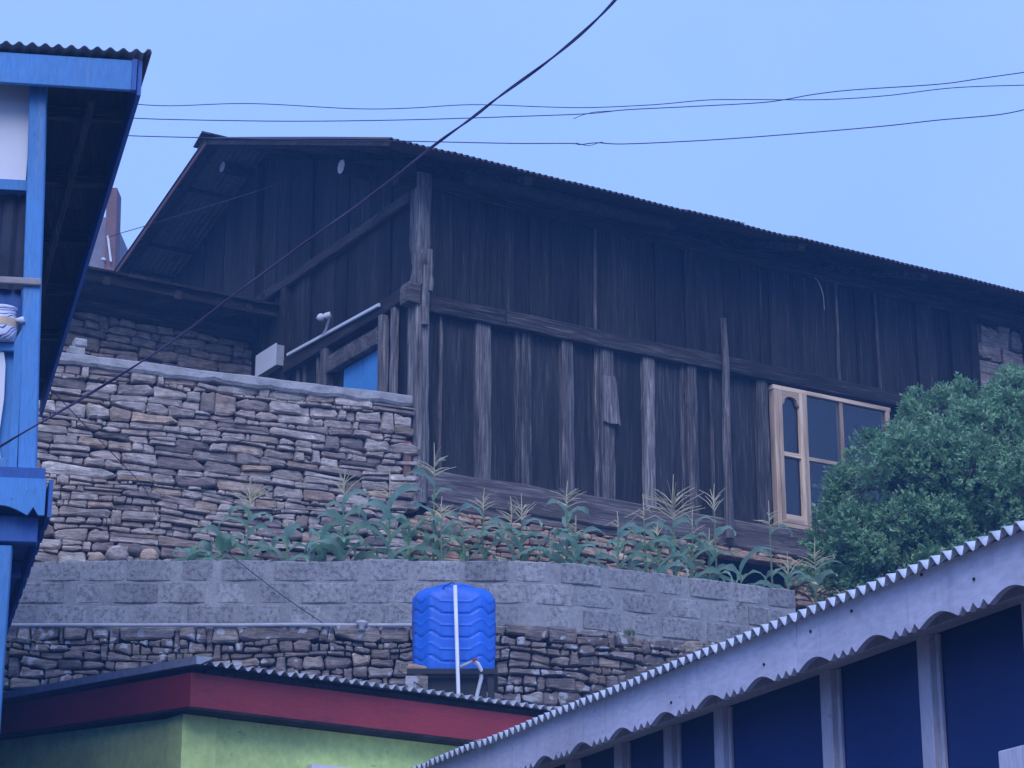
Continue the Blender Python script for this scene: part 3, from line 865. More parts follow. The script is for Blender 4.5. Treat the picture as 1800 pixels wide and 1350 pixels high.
MB().tube([c - d * .03, c + d * .035], .034, 10).build('lamp_holder', PVC, o)
pts = []; rs = []
for i in range(9):
    t = i / 8
    pts.append(c + d * (.03 + .11 * t)); rs.append([.016, .022, .032, .041, .045, .044, .037, .024, .006][i])
MB().tube(pts, rs, 12).build('bulb', WHITE, o, smooth=True)
o = frame_thing('meter_box', 'white square meter box at the left end of the conduit', 'box', HF)
q0, q1 = HF.at_x(450, 640, -.2), HF.at_x(484, 630, -.2)
zc = (HF.at_x(466, 634, -.2)).z; y0, y1 = sorted((q0.y, q1.y))
MB().box(-.19, -.09, y0, y1, zc - .125, zc + .125).build('case', GREYPIPE, o)
MB().box(-.202, -.191, y0 - .012, y1 + .012, zc - .137, zc + .137).build('door', WHITE, o)

# ================================================================ STONE ANNEX LEFT OF THE GABLE
AF = Frame(HF.world((0, 4.15, 0)).to_tuple(), 58.6)
ax = frame_thing('stone_annex', 'low stone outbuilding with a dark plank lean-to roof behind the courtyard wall', 'outbuilding', AF)
rubble(ax, ST_ANX, -4.2, -.02, lambda s: 8.9, lambda s: 10.80 + .02 * fbm(s, 2), -.02, .08, .15, (1.6, 3.8), 51, gap=.006)
MB().box(-4.2, -.03, .07, .4, 8.7, 10.78).build('earth_core', EARTH, ax)
for k in range(17):
    x = -4.3 + k * .26
    MB().hexa([(x, -.75, 11.05 + rg.uniform(-.01, .01)), (x + .25, -.75, 11.05), (x + .25, 2.4, 11.75), (x, 2.4, 11.75), (x, -.75, 11.08), (x + .25, -.75, 11.08), (x + .25, 2.4, 11.78), (x, 2.4, 11.78)]).build('roof_plank', W_BLACK_Y, ax)
mb = MB(); mb.beam((-4.4, -.62, 11.0), (.1, -.62, 11.0), .12, .13, (0, 1, 0), 8, .008, .01, rg); mb.build('eave_beam', W_DARK_X, ax)
mb = MB(); mb.beam((-4.4, .02, 10.9), (0, .02, 10.9), .2, .2, (0, 1, 0), 8, .008, .01, rg); mb.build('wall_plate', W_DARK_X, ax)
for x in (-4.0, -3.1, -2.2, -1.3, -.4):
    mb = MB(); mb.beam((x, -.7, 10.97), (x, 1.8, 11.53), .09, .1, (1, 0, 0), 2, .005, .01, rg); mb.build('rafter', W_DARK_Y, ax)

# ================================================================ FAR HOUSE IN THE GAP
fh = thing('distant_house', 'narrow sliver of a brown house between the blue roof and the timber roof', 'house')
p = on_y(212, 455, 33)
x1 = on_y(211, 400, 33).x; z0, z1 = on_y(200, 470, 33).z - 2.5, on_y(200, 330, 33).z
MB().hexa([(x1 - .14, 33, z0), (x1 + .02, 33, z0), (x1 + .02, 33.4, z0), (x1 - .14, 33.4, z0), (x1 - .24, 33, z1), (x1 - .08, 33, z1), (x1 - .08, 33.4, z1), (x1 - .24, 33.4, z1)]).build('corner_board', plain('brown_boards', (.21, .12, .11), .8), fh)
MB().box(x1 - 3, x1 - .142, 33.2, 36, z0, on_y(200, 405, 33).z + .3).build('wall', plain('grey_render', (.24, .23, .26), .9), fh)
q = on_y(188, 418, 32.9); q2 = on_y(194, 458, 32.9)
MB().tube([(q.x, 32.95, q.z + .05), (q.x + .01, 32.95, q.z), (q2.x, 32.95, q2.z)], .018, 6).build('pipe', PVC, fh)
q = on_y(181, 454, 32.9)
MB().lathe([(.01, -.03), (.035, -.015), (.035, .015), (.01, .03)], 10, (q.x, 32.95, q.z)).build('lamp', WHITE, fh)

# ================================================================ BLUE HOUSE AT LEFT
B0 = on_y(262, 100, 12.5)
BF = Frame((B0.x, B0.y), 82)
bh = frame_thing('blue_house', 'bright blue painted wooden house with balcony at the left edge', 'house', BF)
SH = -.139
sh = lambda x, y: x + SH * y                   # its side runs slightly skewed to the front
EZ = B0.z
def side_board(name, x, t, y0, y1, z0, z1, mat, teeth=None):
    mb = MB()
    mb.hexa([(sh(x, y0), y0, z0), (sh(x + t, y0), y0, z0), (sh(x + t, y1), y1, z0), (sh(x, y1), y1, z0), (sh(x, y0), y0, z1), (sh(x + t, y0), y0, z1), (sh(x + t, y1), y1, z1), (sh(x, y1), y1, z1)])
    return mb.build(name, mat, bh)
DEP = 6.6
# roof sheets, waves across the front
vd = Vector((SH, 1, .006)).normalized()
k = 0; x = -3.0
while x < -.05:
    e = min(x + .76, .0)
    corrugated(x, e + .04 if e < -.01 else e, -.02, DEP, (0, -.06, EZ - .0), (1, 0, 0), vd, pitch=.076, amp=.010, lip=.03, lipdrop=.006, sag=.01, seed=k, lap=.003 * (k % 2)).build('roof_sheet', GREY_ROOF if x < -.4 else RUST_ROOF, bh, smooth=True)
    x = e; k += 1
# curled rusty corner of the roof edge
mb = MB(); rings = []
for i in range(9):
    y = -.07 + (DEP) * i / 8
    r = .02 + .012 * fbm(i * .9, 3)
    rings.append([(sh(-.012 + r * math.cos(t), y), y, EZ - .005 + r * 1.3 * math.sin(t)) for t in [2 * math.pi * j / 7 for j in range(7)]])
mb.sweep(rings).build('roof_edge_roll', RUST_ROOF, bh, smooth=True)
# front fascia
fz0, fz1 = BF.at_y(180, 157, -.03).z, BF.at_y(180, 104, -.03).z
fx1 = BF.at_y(231, 140, -.03).x
mb = MB(); mb.beam((-2.6, -.03, (fz0 + fz1) / 2), (fx1, -.03, (fz0 + fz1) / 2), .03, fz1 - fz0, (0, 1, 0), 6, .002, .004, rg); mb.build('fascia', BLUE_P, bh)
MB().box(fx1 + .002, fx1 + .03, -.05, .0, fz0 - .0, fz1 + .005).build('fascia_end', BLUE_SHADE, bh)
side_board('side_fascia', fx1 + .032, .025, -.02, DEP, fz0 - .02, fz1 + .01, BLUE_SHADE)
# soffit boards and rafters under the side eave
n_ = 9
for k in range(n_):
    y0_, y1_ = .02 + k * DEP / n_, .02 + (k + 1) * DEP / n_ - .012
    zz = fz1 - .06 + rg.uniform(-.008, .008)
    MB().hexa([(sh(-2.6, y0_), y0_, zz), (sh(fx1 + .028, y0_), y0_, zz), (sh(fx1 + .028, y1_), y1_, zz), (sh(-2.6, y1_), y1_, zz), (sh(-2.6, y0_), y0_, zz + .02), (sh(fx1 + .028, y0_), y0_, zz + .02), (sh(fx1 + .028, y1_), y1_, zz + .02), (sh(-2.6, y1_), y1_, zz + .02)]).build('soffit_board', W_BLACK_Y, bh)
for k in range(6):
    y = .5 + k * 1.05
    mb = MB(); mb.beam((sh(-1.5, y), y, fz1 - .12), (sh(fx1 + .02, y), y, fz1 - .12), .06, .09, (0, 1, 0), 2, .004, .008, rg); mb.build('rafter', W_DARK_X, bh)
mb = MB(); mb.beam((sh(-.32, .1), .1, fz1 - .2), (sh(-.30, DEP), DEP, fz1 - .2), .05, .06, (1, 0, 0), 5, .01, .01, rg); mb.build('purlin', W_DARK_Y, bh)
# front post
PX = lambda px, py, y=.1: BF.at_y(px, py, y)
pb0, pb1 = PX(31, 832).x, PX(63, 832).x
pt0, pt1 = PX(50, 300).x, PX(80, 300).x
zdk = PX(60, 836).z
pw = pb1 - pb0
pcx = (pb0 + pb1) / 2
pbt = PX(66, 165)
mb = MB(); mb.beam((pcx, .12, zdk), (pbt.x, .12, fz1 - .1), pw, .10, (1, 0, 0), 10, .002, .006, rg); mb.build('post', BLUE_P, bh)
# side wall behind the post
side_board('side_wall', pcx - pw / 2 - .03, .05, .2, DEP - .3, 0, fz1 - .08, BLUE_SHADE)
# half-height stud beside the post with a slanted head
x0, x1 = PX(18, 800).x, pb0 - .004
zt = PX(30, 578).z; zl = PX(26, 602).z
MB().prism([(x0, zdk), (x1, zdk), (x1 - .022, zt), (x0 - .02, zl)], lambda u, v, sd: (u, .075 + .07 * sd, v)).build('short_stud', BLUE_P, bh)
# rails and boarding of the balcony parapet
def rail(name, py0, py1, y, mat, xr, h_=.05):
    z1_, z0_ = PX(10, py0).z, PX(10, py1).z
    mb = MB(); mb.beam((-3, y, (z0_ + z1_) / 2), (xr, y, (z0_ + z1_) / 2), h_, z1_ - z0_, (0, 1, 0), 3, .002, .005, rg); mb.build(name, mat, bh)
rail('rail', 603, 618, .11, BLUE_P, x0 - .002)
rail('rail', 806, 832, .11, BLUE_P, x0 - .002)
MB().box(-3, x0 - .003, .14, .165, zdk, PX(10, 610).z).build('parapet_panel', BLUE_P, bh)
bx = PX(-4, 700).x
MB().prism([(bx - .10, PX(0, 806).z), (bx + .04, PX(0, 806).z), (bx + .02, PX(0, 770).z), (bx + .035, PX(0, 700).z), (bx + .03, PX(0, 640).z), (bx + .015, PX(0, 618).z), (bx - .1, PX(0, 618).z)], lambda u, v, sd: (u, .10 + .03 * sd, v)).build('baluster', WHITE, bh)
# weathered shelf plank nailed across the post
z1_, z0_ = PX(30, 490).z, PX(30, 502).z
mb = MB(); mb.beam((-3, .055, (z0_ + z1_) / 2), (PX(73, 496).x, .055, (z0_ + z1_) / 2 - .01), .03, z1_ - z0_, (0, 1, 0), 4, .003, .005, rg); mb.build('shelf_plank', TANPLANK, bh)
# upper white panel, blue transom and dark window with curtain folds
wy2 = .17
xw = PX(50, 250, wy2).x
MB().box(-3, xw, wy2, wy2 + .02, PX(20, 312).z, fz1 - .1).build('white_panel', WHITE, bh)
MB().box(-3, pb0 - .003, wy2 - .05, wy2 - .002, PX(20, 331).z, PX(20, 313).z).build('transom', BLUE_P, bh)
DCUR = plain('dusky_curtain', (.045, .05, .07), .9, .1, .3, 4, .3, 10, .02)
for k in range(9):
    xa = pb0 - .02 - .09 * (k + 1)
    MB().prism([(0, 0), (.085, 0), (.06, .02), (.03, .024)], lambda u, v, sd, xa=xa: (xa + u, wy2 + .05 - v, PX(20, 498).z if sd == 0 else PX(20, 330).z)).build('curtain_fold', DCUR, bh)
MB().box(-3, pcx - pw / 2 - .035, wy2 + .07, wy2 + .1, zdk, PX(20, 320).z).build('front_wall', BLUE_SHADE, bh)
# balcony deck with scalloped fascia
dx1 = PX(80, 870, -.1).x
dz1, dz0 = PX(60, 841, -.1).z, PX(60, 905, -.1).z
def scallop(x0, x1, z0, z1, period, arc_h, tooth_h, nt=3, arc_frac=.56, off=0.0):
    """Fascia outline: arches cut upward between groups of pointed notches."""
    pts = [(x0, z1), (x0, z0)]
    x = x0 + off - period
    while x < x1:
        a1 = x + period * arc_frac
        seq = []
        for i in range(11):
            t = math.pi * i / 10
            seq.append((x + (a1 - x) * i / 10, z0 + arc_h * math.sin(t)))
        tw = (x + period - a1) / nt
        for i in range(nt):
            q = a1 + i * tw
            seq += [(q + tw * .1, z0), (q + tw * .5, z0 + tooth_h), (q + tw * .9, z0)]
        pts += [(min(max(u, x0 + .001), x1 - .001), v) for u, v in seq if x0 + .002 < u < x1 - .002]
        x += period
    pts += [(x1, z0), (x1, z1)]
    return pts
MB().prism(scallop(-3, dx1, dz0, dz1, .36, .05, .045, 1, .8, .02), lambda u, v, sd: (u, -.1 + .03 * sd, v)).build('balcony_fascia', BLUE_P, bh)
mb = MB(); mb.hexa([(-3, -.068, dz0 + .08), (dx1 - .01, -.068, dz0 + .08), (sh(dx1 - .01, DEP), DEP, dz0 + .08), (-3, DEP, dz0 + .08), (-3, -.068, zdk - .002), (dx1 - .01, -.068, zdk - .002), (sh(dx1 - .01, DEP), DEP, zdk - .002), (-3, DEP, zdk - .002)]); mb.build('balcony_deck', BLUE_SHADE, bh)
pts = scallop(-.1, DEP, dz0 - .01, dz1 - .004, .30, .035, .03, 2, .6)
MB().prism(pts, lambda u, v, sd: (sh(dx1 + .003 + .022 * sd, u), u, v)).build('balcony_side_fascia', BLUE_SHADE, bh)
for k in range(6):
    y = .25 + k * 1.1
    mb = MB(); mb.beam((sh(-2, y), y, dz0 + .03), (sh(dx1 - .03, y), y, dz0 + .03), .08, .1, (0, 1, 0), 1, 0, .008); mb.build('joist', BLUE_SHADE, bh)
# lower storey
zl1 = PX(30, 962, .05).z
mb = MB(); mb.beam((-3, .05, (dz0 + zl1) / 2 + .02), (PX(66, 930, .05).x, .05, (dz0 + zl1) / 2 + .02), .08, dz0 - zl1, (0, 1, 0), 2, 0, .006); mb.build('lower_beam', BLUE_SHADE, bh)
xl = PX(12, 1100, .06).x
mb = MB(); mb.beam((xl - .08, .06, 0), (xl - .08, .06, zl1), .16, .09, (1, 0, 0), 6, .001, .006); mb.build('lower_post', BLUE_P, bh)
side_board('lower_side_wall', xl - .2, .05, .15, DEP - .2, 0, dz0, BLUE_SHADE)

# painted pot on the parapet rail
pc = BF.world((PX(2, 560, .06).x, .10, 0))
zr = PX(10, 603).z
def pot_mat():
    m = Mat('painted_pot_glaze', .5, .4)
    tc = m.n.new('ShaderNodeTexCoord'); sp_ = m.n.new('ShaderNodeSeparateXYZ'); m.l.new(tc.outputs['Object'], sp_.inputs[0])
    band = m.n.new('ShaderNodeMath'); band.operation = 'MULTIPLY'; band.inputs[1].default_value = 1 / .21
    m.l.new(sp_.outputs['Z'], band.inputs[0])
    wv = m.n.new('ShaderNodeTexWave'); wv.wave_type = 'RINGS'; wv.inputs['Scale'].default_value = 9; wv.inputs['Distortion'].default_value = 6; wv.inputs['Detail'].default_value = 1
    m.l.new(tc.outputs['Object'], wv.inputs[0])
    lines = m.ramp(wv.outputs['Fac'], [(0, (.75, .75, .78)), (.42, (.75, .75, .78)), (.5, (.05, .07, .35)), (.8, (.05, .07, .35)), (.9, (.7, .7, .75))])
    och = m.mix(m.noise(16, 3, .6), (.42, .25, .08), (.7, .6, .45))
    mask = m.ramp(band.outputs[0], [(0, 0.0), (.36, 0.0), (.4, 1.0), (.62, 1.0), (.66, 0.0)])
    m.color(m.mix(mask, lines, och))
    return m.m
pot = thing('painted_pot', 'small painted pot with blue and white swirls on the balcony rail', 'pot', (pc.x, pc.y, zr))
MB().lathe([(.06, 0), (.085, .0), (.092, .04), (.095, .09), (.09, .14), (.078, .17), (.088, .195), (.09, .205), (.07, .207), (.06, .18)], 24).build('pot_body', pot_mat(), pot, smooth=True)
MB().tube([(.088, -.02, .13), (.12, -.02, .135), (.128, -.02, .115)], [.012, .02, .016], 8).build('pot_lug', WHITE, pot, smooth=True)
MB().lathe([(.075, .198), (.0, .2)], 12).build('pot_soil', EARTH, pot)

# ================================================================ RED-FASCIA GREEN HOUSE
K0 = on_y(350, 1158, 15.0)
RF = Frame((K0.x, K0.y), 53.5)
rh = frame_thing('green_house', 'pale green house with dark red fascia and corrugated roof below the water tank', 'house', RF)
KZ = K0.z
rs_ = .07
vd = Vector((0, 1, rs_)).normalized()
k = 0; x = 0.0
while x < 4.5:
    e = x + .78
    corrugated(x, e + .05, 0, 5.2, (0, -.0 + rg.uniform(-.012, .012), KZ - .01), (1, 0, 0), vd, pitch=.082, amp=.011, lip=.05, lipdrop=.016, sag=.012, seed=k + 7, lap=.003 * (k % 2)).build('roof_sheet', GREY_ROOF, rh, smooth=True)
    x = e; k += 1
# turned-over verge sheet on the left edge
mb = MB(); mb.hexa([(-.03, -.02, KZ - .04), (.0, -.02, KZ - .04), (.0, 5.2, KZ + 5.2 * rs_ - .04), (-.03, 5.2, KZ + 5.2 * rs_ - .04), (-.03, -.02, KZ + .012), (.1, -.02, KZ + .016), (.1, 5.2, KZ + 5.2 * rs_ + .016), (-.03, 5.2, KZ + 5.2 * rs_ + .012)]); mb.build('verge_flashing', GREY_ROOF, rh)
fo, fx_ = .10, .0
z1_, z0_ = KZ - .075, KZ - .30
mb = MB(); mb.hexa([(fx_, fo, z0_), (4.6, fo, z0_), (4.6, fo + .03, z0_), (fx_ + .03, fo + .03, z0_), (fx_, fo, z1_), (4.6, fo, z1_), (4.6, fo + .03, z1_), (fx_ + .03, fo + .03, z1_)]); mb.build('front_fascia', RED, rh)
mb = MB(); y2 = 5.1; dz = rs_ * y2
mb.hexa([(fx_, fo + .001, z0_), (fx_ + .03, fo + .031, z0_), (fx_ + .03, y2, z0_ + dz), (fx_, y2, z0_ + dz), (fx_, fo + .001, z1_), (fx_ + .03, fo + .031, z1_), (fx_ + .03, y2, z1_ + dz), (fx_, y2, z1_ + dz)]); mb.build('side_fascia', RED, rh)
wx, wyy = .05, .28
# dark trim under the fascia and boarded soffit
mb = MB(); mb.hexa([(fx_ - .004, fo - .004, z0_ - .018), (4.6, fo - .004, z0_ - .018), (4.6, .40, z0_ - .018), (.20, .40, z0_ - .018), (fx_ - .004, fo - .004, z0_ - .002), (4.6, fo - .004, z0_ - .002), (4.6, .40, z0_ - .002), (.20, .40, z0_ - .002)]); mb.build('front_soffit', W_BLACK_Y, rh)
mb = MB(); mb.hexa([(fx_ - .004, fo - .003, z0_ - .018), (.20, .401, z0_ - .018), (.20, y2, z0_ + dz - .018), (fx_ - .004, y2, z0_ + dz - .018), (fx_ - .004, fo - .003, z0_ - .002), (.20, .401, z0_ - .002), (.20, y2, z0_ + dz - .002), (fx_ - .004, y2, z0_ + dz - .002)]); mb.build('side_soffit', W_BLACK_Y, rh)
MB().box(fo + .03, 4.5, fo + .03, .10 + fo, KZ - .09, KZ - .03).build('eave_purlin', W_BLACK_Y, rh)
MB().box(wx + .26, 4.5, wyy + .012, wyy + .2, 0, z0_ - .02).build('front_wall', GREEN, rh)
MB().hexa([(wx + .013, wyy + .21, 0), (wx + .2, wyy + .21, 0), (wx + .2, y2 - .1, 0), (wx + .013, y2 - .1, 0), (wx + .013, wyy + .21, z0_ - .02), (wx + .2, wyy + .21, z0_ - .02), (wx + .2, y2 - .1, z0_ + dz - .03), (wx + .013, y2 - .1, z0_ + dz - .03)]).build('side_wall', GREEN, rh)
MB().box(wx, wx + .259, wyy, wyy + .209, 0, z0_ - .02).build('corner_pilaster', GREEN, rh)
q0, q1 = RF.at_y(545, 1343, wyy - .04), RF.at_y(612, 1349, wyy - .04)
MB().box(q0.x, q1.x, wyy - .06, wyy + .01, q0.z - .03, q0.z).build('window_hood', WHITE, rh)
MB().box(q0.x + .04, q1.x - .04, wyy - .012, wyy + .011, q0.z - .9, q0.z - .031).build('window', NAVY, rh)

# ================================================================ WATER TANK ON ITS STAND
TY = 18.7
tb, tt = on_y(797, 1190, TY), on_y(797, 1052, TY)
tx = tb.x
tank_w = (on_y(869, 1120, TY).x - on_y(726, 1120, TY).x) / 2
Htk = tt.z - tb.z + .02
wt = thing('water_tank', 'blue plastic water tank with zigzag ribs against the rubble wall', 'water tank', (tx, TY, tb.z), math.radians(4))
NT, NZ = 128, 150
def tank_r(th):
    c_, s_ = abs(math.cos(th)), abs(math.sin(th))
    return (c_ ** 5 + s_ ** 5) ** (-1 / 5)
mb = MB(); rings = []
for j in range(NZ + 1):
    t = j / NZ; z = Htk * t
    ring = []
    for i in range(NT):
        th = 2 * math.pi * i / NT
        a4 = (th + math.pi / 4) % (math.pi / 2) - math.pi / 4       # angle from the middle of a face
        # chevrons: flat across the face, rising to the shoulders, falling at the corner
        f = abs(a4) / (math.pi / 4)
        chev = 0 if f < .42 else (.058 * (f - .42) / .30 if f < .72 else .058 * (1 - (f - .72) / .3))
        ph = ((z - chev) / (Htk * .292) + .18) % 1.0
        groove = -.014 * math.exp(-((ph - .5) / .035) ** 2)
        ridge = .008 * math.exp(-(min(ph, 1 - ph) / .03) ** 2)
        r = tank_w * (.985 + .02 * math.sin(math.pi * t)) * tank_r(th)
        r = min(r, tank_w * 1.17) + (groove + ridge if .03 < t < .93 else 0)
        if t > .82: r *= 1 - (.03 + .13 * f) * ((t - .82) / .18) ** 2.6
        ring.append((r * math.cos(th), r * math.sin(th), z))
    rings.append(ring)
for k, (sc, dz_) in enumerate(((.84, .012), (.76, .022), (.66, .038), (.45, .048), (.2, .052))):
    rings.append([(sc * tank_w * (1 + (tank_r(2 * math.pi * i / NT) - 1) * max(0, .7 - k * .25)) * math.cos(2 * math.pi * i / NT), sc * tank_w * (1 + (tank_r(2 * math.pi * i / NT) - 1) * max(0, .7 - k * .25)) * math.sin(2 * math.pi * i / NT), Htk + dz_) for i in range(NT)])
mb.sweep(rings).build('tank_shell', TANK, wt, smooth=True)
MB().lathe([(.17, Htk + .042), (.175, Htk + .052), (.172, Htk + .066), (.14, Htk + .078), (.02, Htk + .086)], 28).build('lid', TANK, wt, smooth=True)
for sx in (-1, 1):
    for sy in (1,):
        MB().beam((sx * tank_w * .87, sy * tank_w * .5, Htk * .7), (sx * tank_w * .87, sy * tank_w * .5, Htk + .004), .10, .16, (1, 0, 0), 2, 0, .02).build('shoulder', TANK, wt)
# black stand
st = thing('tank_stand', 'black stand beneath the blue water tank', 'stand', (tx, TY, 0))
MB().box(-tank_w - .03, tank_w + .03, -tank_w - .03, tank_w + .03, tb.z - .045, tb.z - .002).build('stand_top', BLACK, st)
for sx in (-1, 1):
    for sy in (-1, 1):
        MB().box(sx * tank_w - .05 * (sx > 0), sx * tank_w + .05 * (sx < 0), sy * tank_w - .05 * (sy > 0), sy * tank_w + .05 * (sy < 0), 3.7, tb.z - .045).build('leg', BLACK, st)
MB().box(-tank_w + .0, tank_w - .06, -tank_w + .06, -tank_w + .08, 4.1, tb.z - .06).build('side_sheet', BLACK, st)
# brown stone wedged at the left
q = on_y(733, 1186, TY - .3)
o = tag(MB().beam((q.x - .075, TY - .3, tb.z + .0), (q.x + .075, TY - .3, tb.z - .02), .1, .1, (0, 1, 0), 3, .012, .02).build('wedge_stone', ST_FND), 'brown square stone wedged at the left foot of the blue tank', 'stone')
MB().box(q.x - .09, q.x + .09, TY - .36, TY - .24, 3.9, tb.z - .06).build('stone_pier', ST_LOW, o)
# white pipes in front of the tank
py_ = TY - tank_w - .12
a, b = on_y(800, 1029, py_), on_y(806, 1226, py_)
o = thing('overflow_pipe', 'upright white pipe in front of the blue water tank', 'pipe')
MB().tube([(a.x, py_, a.z), (b.x, py_, b.z), (b.x + .02, py_, b.z - .9)], .016, 9).build('pipe_run', PVC, o, smooth=True)
MB().tube([(a.x, py_, a.z), (a.x - .02, py_ + .02, a.z + .03), (a.x - .08, py_ + .1, a.z + .02), (a.x - .14, py_ + .2, a.z - .01)], .004, 6).build('tie_wire', CABLE, o)
MB().tube([(b.x - .001, py_, b.z + .02), (b.x, py_, b.z - .02)], .0, 6).build('pipe_foot', PVC, o) if False else None
pts = [on_y(px, py, py_ - .02 + .03 * i) for i, (px, py) in enumerate(((809, 1172), (820, 1167), (832, 1162), (840, 1167), (846, 1178), (846, 1192), (842, 1208), (837, 1228)))]
pts.append(pts[-1] + Vector((-.02, 0, -.6)))
o = thing('outlet_hose', 'curved white hose with red tap at the lower right of the tank', 'hose')
MB().tube(pts[2:], .017, 9).build('hose', PVC, o, smooth=True)
MB().tube(pts[:3], .012, 8).build('outlet_pipe', GREYPIPE, o, smooth=True)
q = on_y(835, 1159, py_); MB().box(q.x - .02, q.x + .02, py_ - .01, py_ + .02, q.z - .008, q.z + .008).build('tap_handle', RED, o)

# grey pipe along the foot of the block wall
o = thing('supply_pipe', 'thin grey pipe running along the foot of the block wall', 'pipe')
s_end = plan_s(760, 1100, 6.0)
pts = []
for i in range(24):
    s = .3 + (s_end - .3) * i / 23
    pts.append(plan_map(s, -.09, 5.992 + .006 * fbm(s * 1.3, 5)))
MB().tube(pts, .017, 8).build('pipe_run', GREYPIPE, o, smooth=True)
q = on_y(636, 1097, 20.38)
o = tag(MB().lathe([(.01, -.06), (.03, -.05), (.026, -.02), (.05, .0), (.055, .025), (.02, .035)], 9, (q.x, 20.38, q.z)).build('rag', CLOTH, smooth=True), 'grey rag tied round the pipe left of the tank', 'rag')

# ================================================================ WHITE-TRIMMED HOUSE AT LOWER RIGHT
E0 = on_y(1800, 915, 8.5)
WF = Frame((E0.x, E0.y), 180 - 22.7)           # x axis runs toward the viewer
wh = frame_thing('white_trimmed_house', 'house with scalloped off-white fascia and navy wall panels at lower right', 'house', WF)
WZ = E0.z
ta, tz_ = -8.6, 2.4
vd = Vector((0, 1, .20)).normalized()
k = 0; x = ta
while x < tz_:
    e = x + .76
    corrugated(x, e + .05, -.04, 3.4, (0, rg.uniform(-.008, .008), WZ - .015), (1, 0, 0), vd, pitch=.0835, amp=.012, lip=.045, lipdrop=.022, trap=False, sag=.006, seed=k + 70, lap=.003 * (k % 2)).build('roof_sheet', GALV, wh, smooth=True)
    x = e; k += 1
f1, f0 = WZ - .028, WF.at_y(1800, 1040, .02).z
XA = -2.513 - .28
FB = [ta + .1, XA - 3.0, XA + 1.0, XA + 4.0, tz_]
for i in range(4):
    per = .50; off = 0.0
    x0, x1 = FB[i], FB[i + 1] - .004
    # keep the pattern continuous across boards: phase from a fixed point
    x_arc = -2.513 - .28
    off = ((x_arc - x0) % per)
    MB().prism(scallop(x0, x1, f0, f1, per, .043, .030, 3, .56, off), lambda u, v, sd: (u, .02 + .028 * sd, v)).build('fascia_board', LILAC, wh)
MB().box(ta, tz_, .0, .10, WZ - .036, WZ - .024 + .0).build('eave_batten', W_BLACK_Y, wh) if False else None
for px, py in ((1497, 1074), (1343, 1168), (1712, 1018), (1180, 1235), (1620, 1010), (1425, 1110)):
    q = WF.at_y(px, py, .018)
    MB().tube([(q.x, .02, q.z), (q.x, .014, q.z)], .007, 7).build('nail_head', BLACK, wh)
MB().box(ta, tz_, .049, .3, f1 - .03, f1 - .01).build('soffit', POSTW, wh)
off = .3
zp = WF.at_y(1610, 1120, off).z
mb = MB(); mb.beam((ta + .1, off + .0, (zp + f1 - .03) / 2), (tz_, off + .0, (zp + f1 - .03) / 2), .09, f1 - .03 - zp, (0, 1, 0), 1, 0, .005); mb.build('head_beam', POSTW, wh)
xs_ = []
for (pa, pb_, py) in ((1790, 1822, 1120), (1605, 1637, 1200), (1438, 1458, 1250), (1250, 1268, 1300), (1161, 1179, 1330), (1075, 1090, 1345), (990, 1003, 1350)):
    a, b = WF.at_y(pa, py, off), WF.at_y(pb_, py, off)
    xs_.append((a.x + b.x) / 2); w = min(.095, max(.06, b.x - a.x))
    mb = MB(); mb.beam(((a.x + b.x) / 2, off + .035, 0), ((a.x + b.x) / 2, off + .035, zp - .002), w, .05, (1, 0, 0), 3, .001, .005); mb.build('post', POSTW, wh)
    mb = MB(); mb.beam(((a.x + b.x) / 2 + w / 2 + .016, off + .05, 0), ((a.x + b.x) / 2 + w / 2 + .016, off + .05, zp - .002), .026, .02, (1, 0, 0), 1, 0, .004); mb.build('panel_bead', POSTW, wh)
xs_ = sorted(xs_ + [ta + .1, tz_])
zr_ = WF.at_y(1760, 1322, off - .08).z
for a, b in zip(xs_, xs_[1:]):
    MB().box(a + .005, b - .005, off + .06, off + .08, .0, zp + .03).build('wall_panel', NAVY, wh)
a = WF.at_y(1700, 1350, off - .08).x
mb = MB(); mb.beam((-.55, off - .08, zr_ - .06), (tz_, off - .08, zr_ - .06), .05, .12, (0, 1, 0), 1, 0, .005); mb.build('window_ledge', POSTW, wh)
MB().box(ta + .1, ta + .14, off + .1, 3.2, 0, WZ + .2).build('end_wall', NAVY, wh)

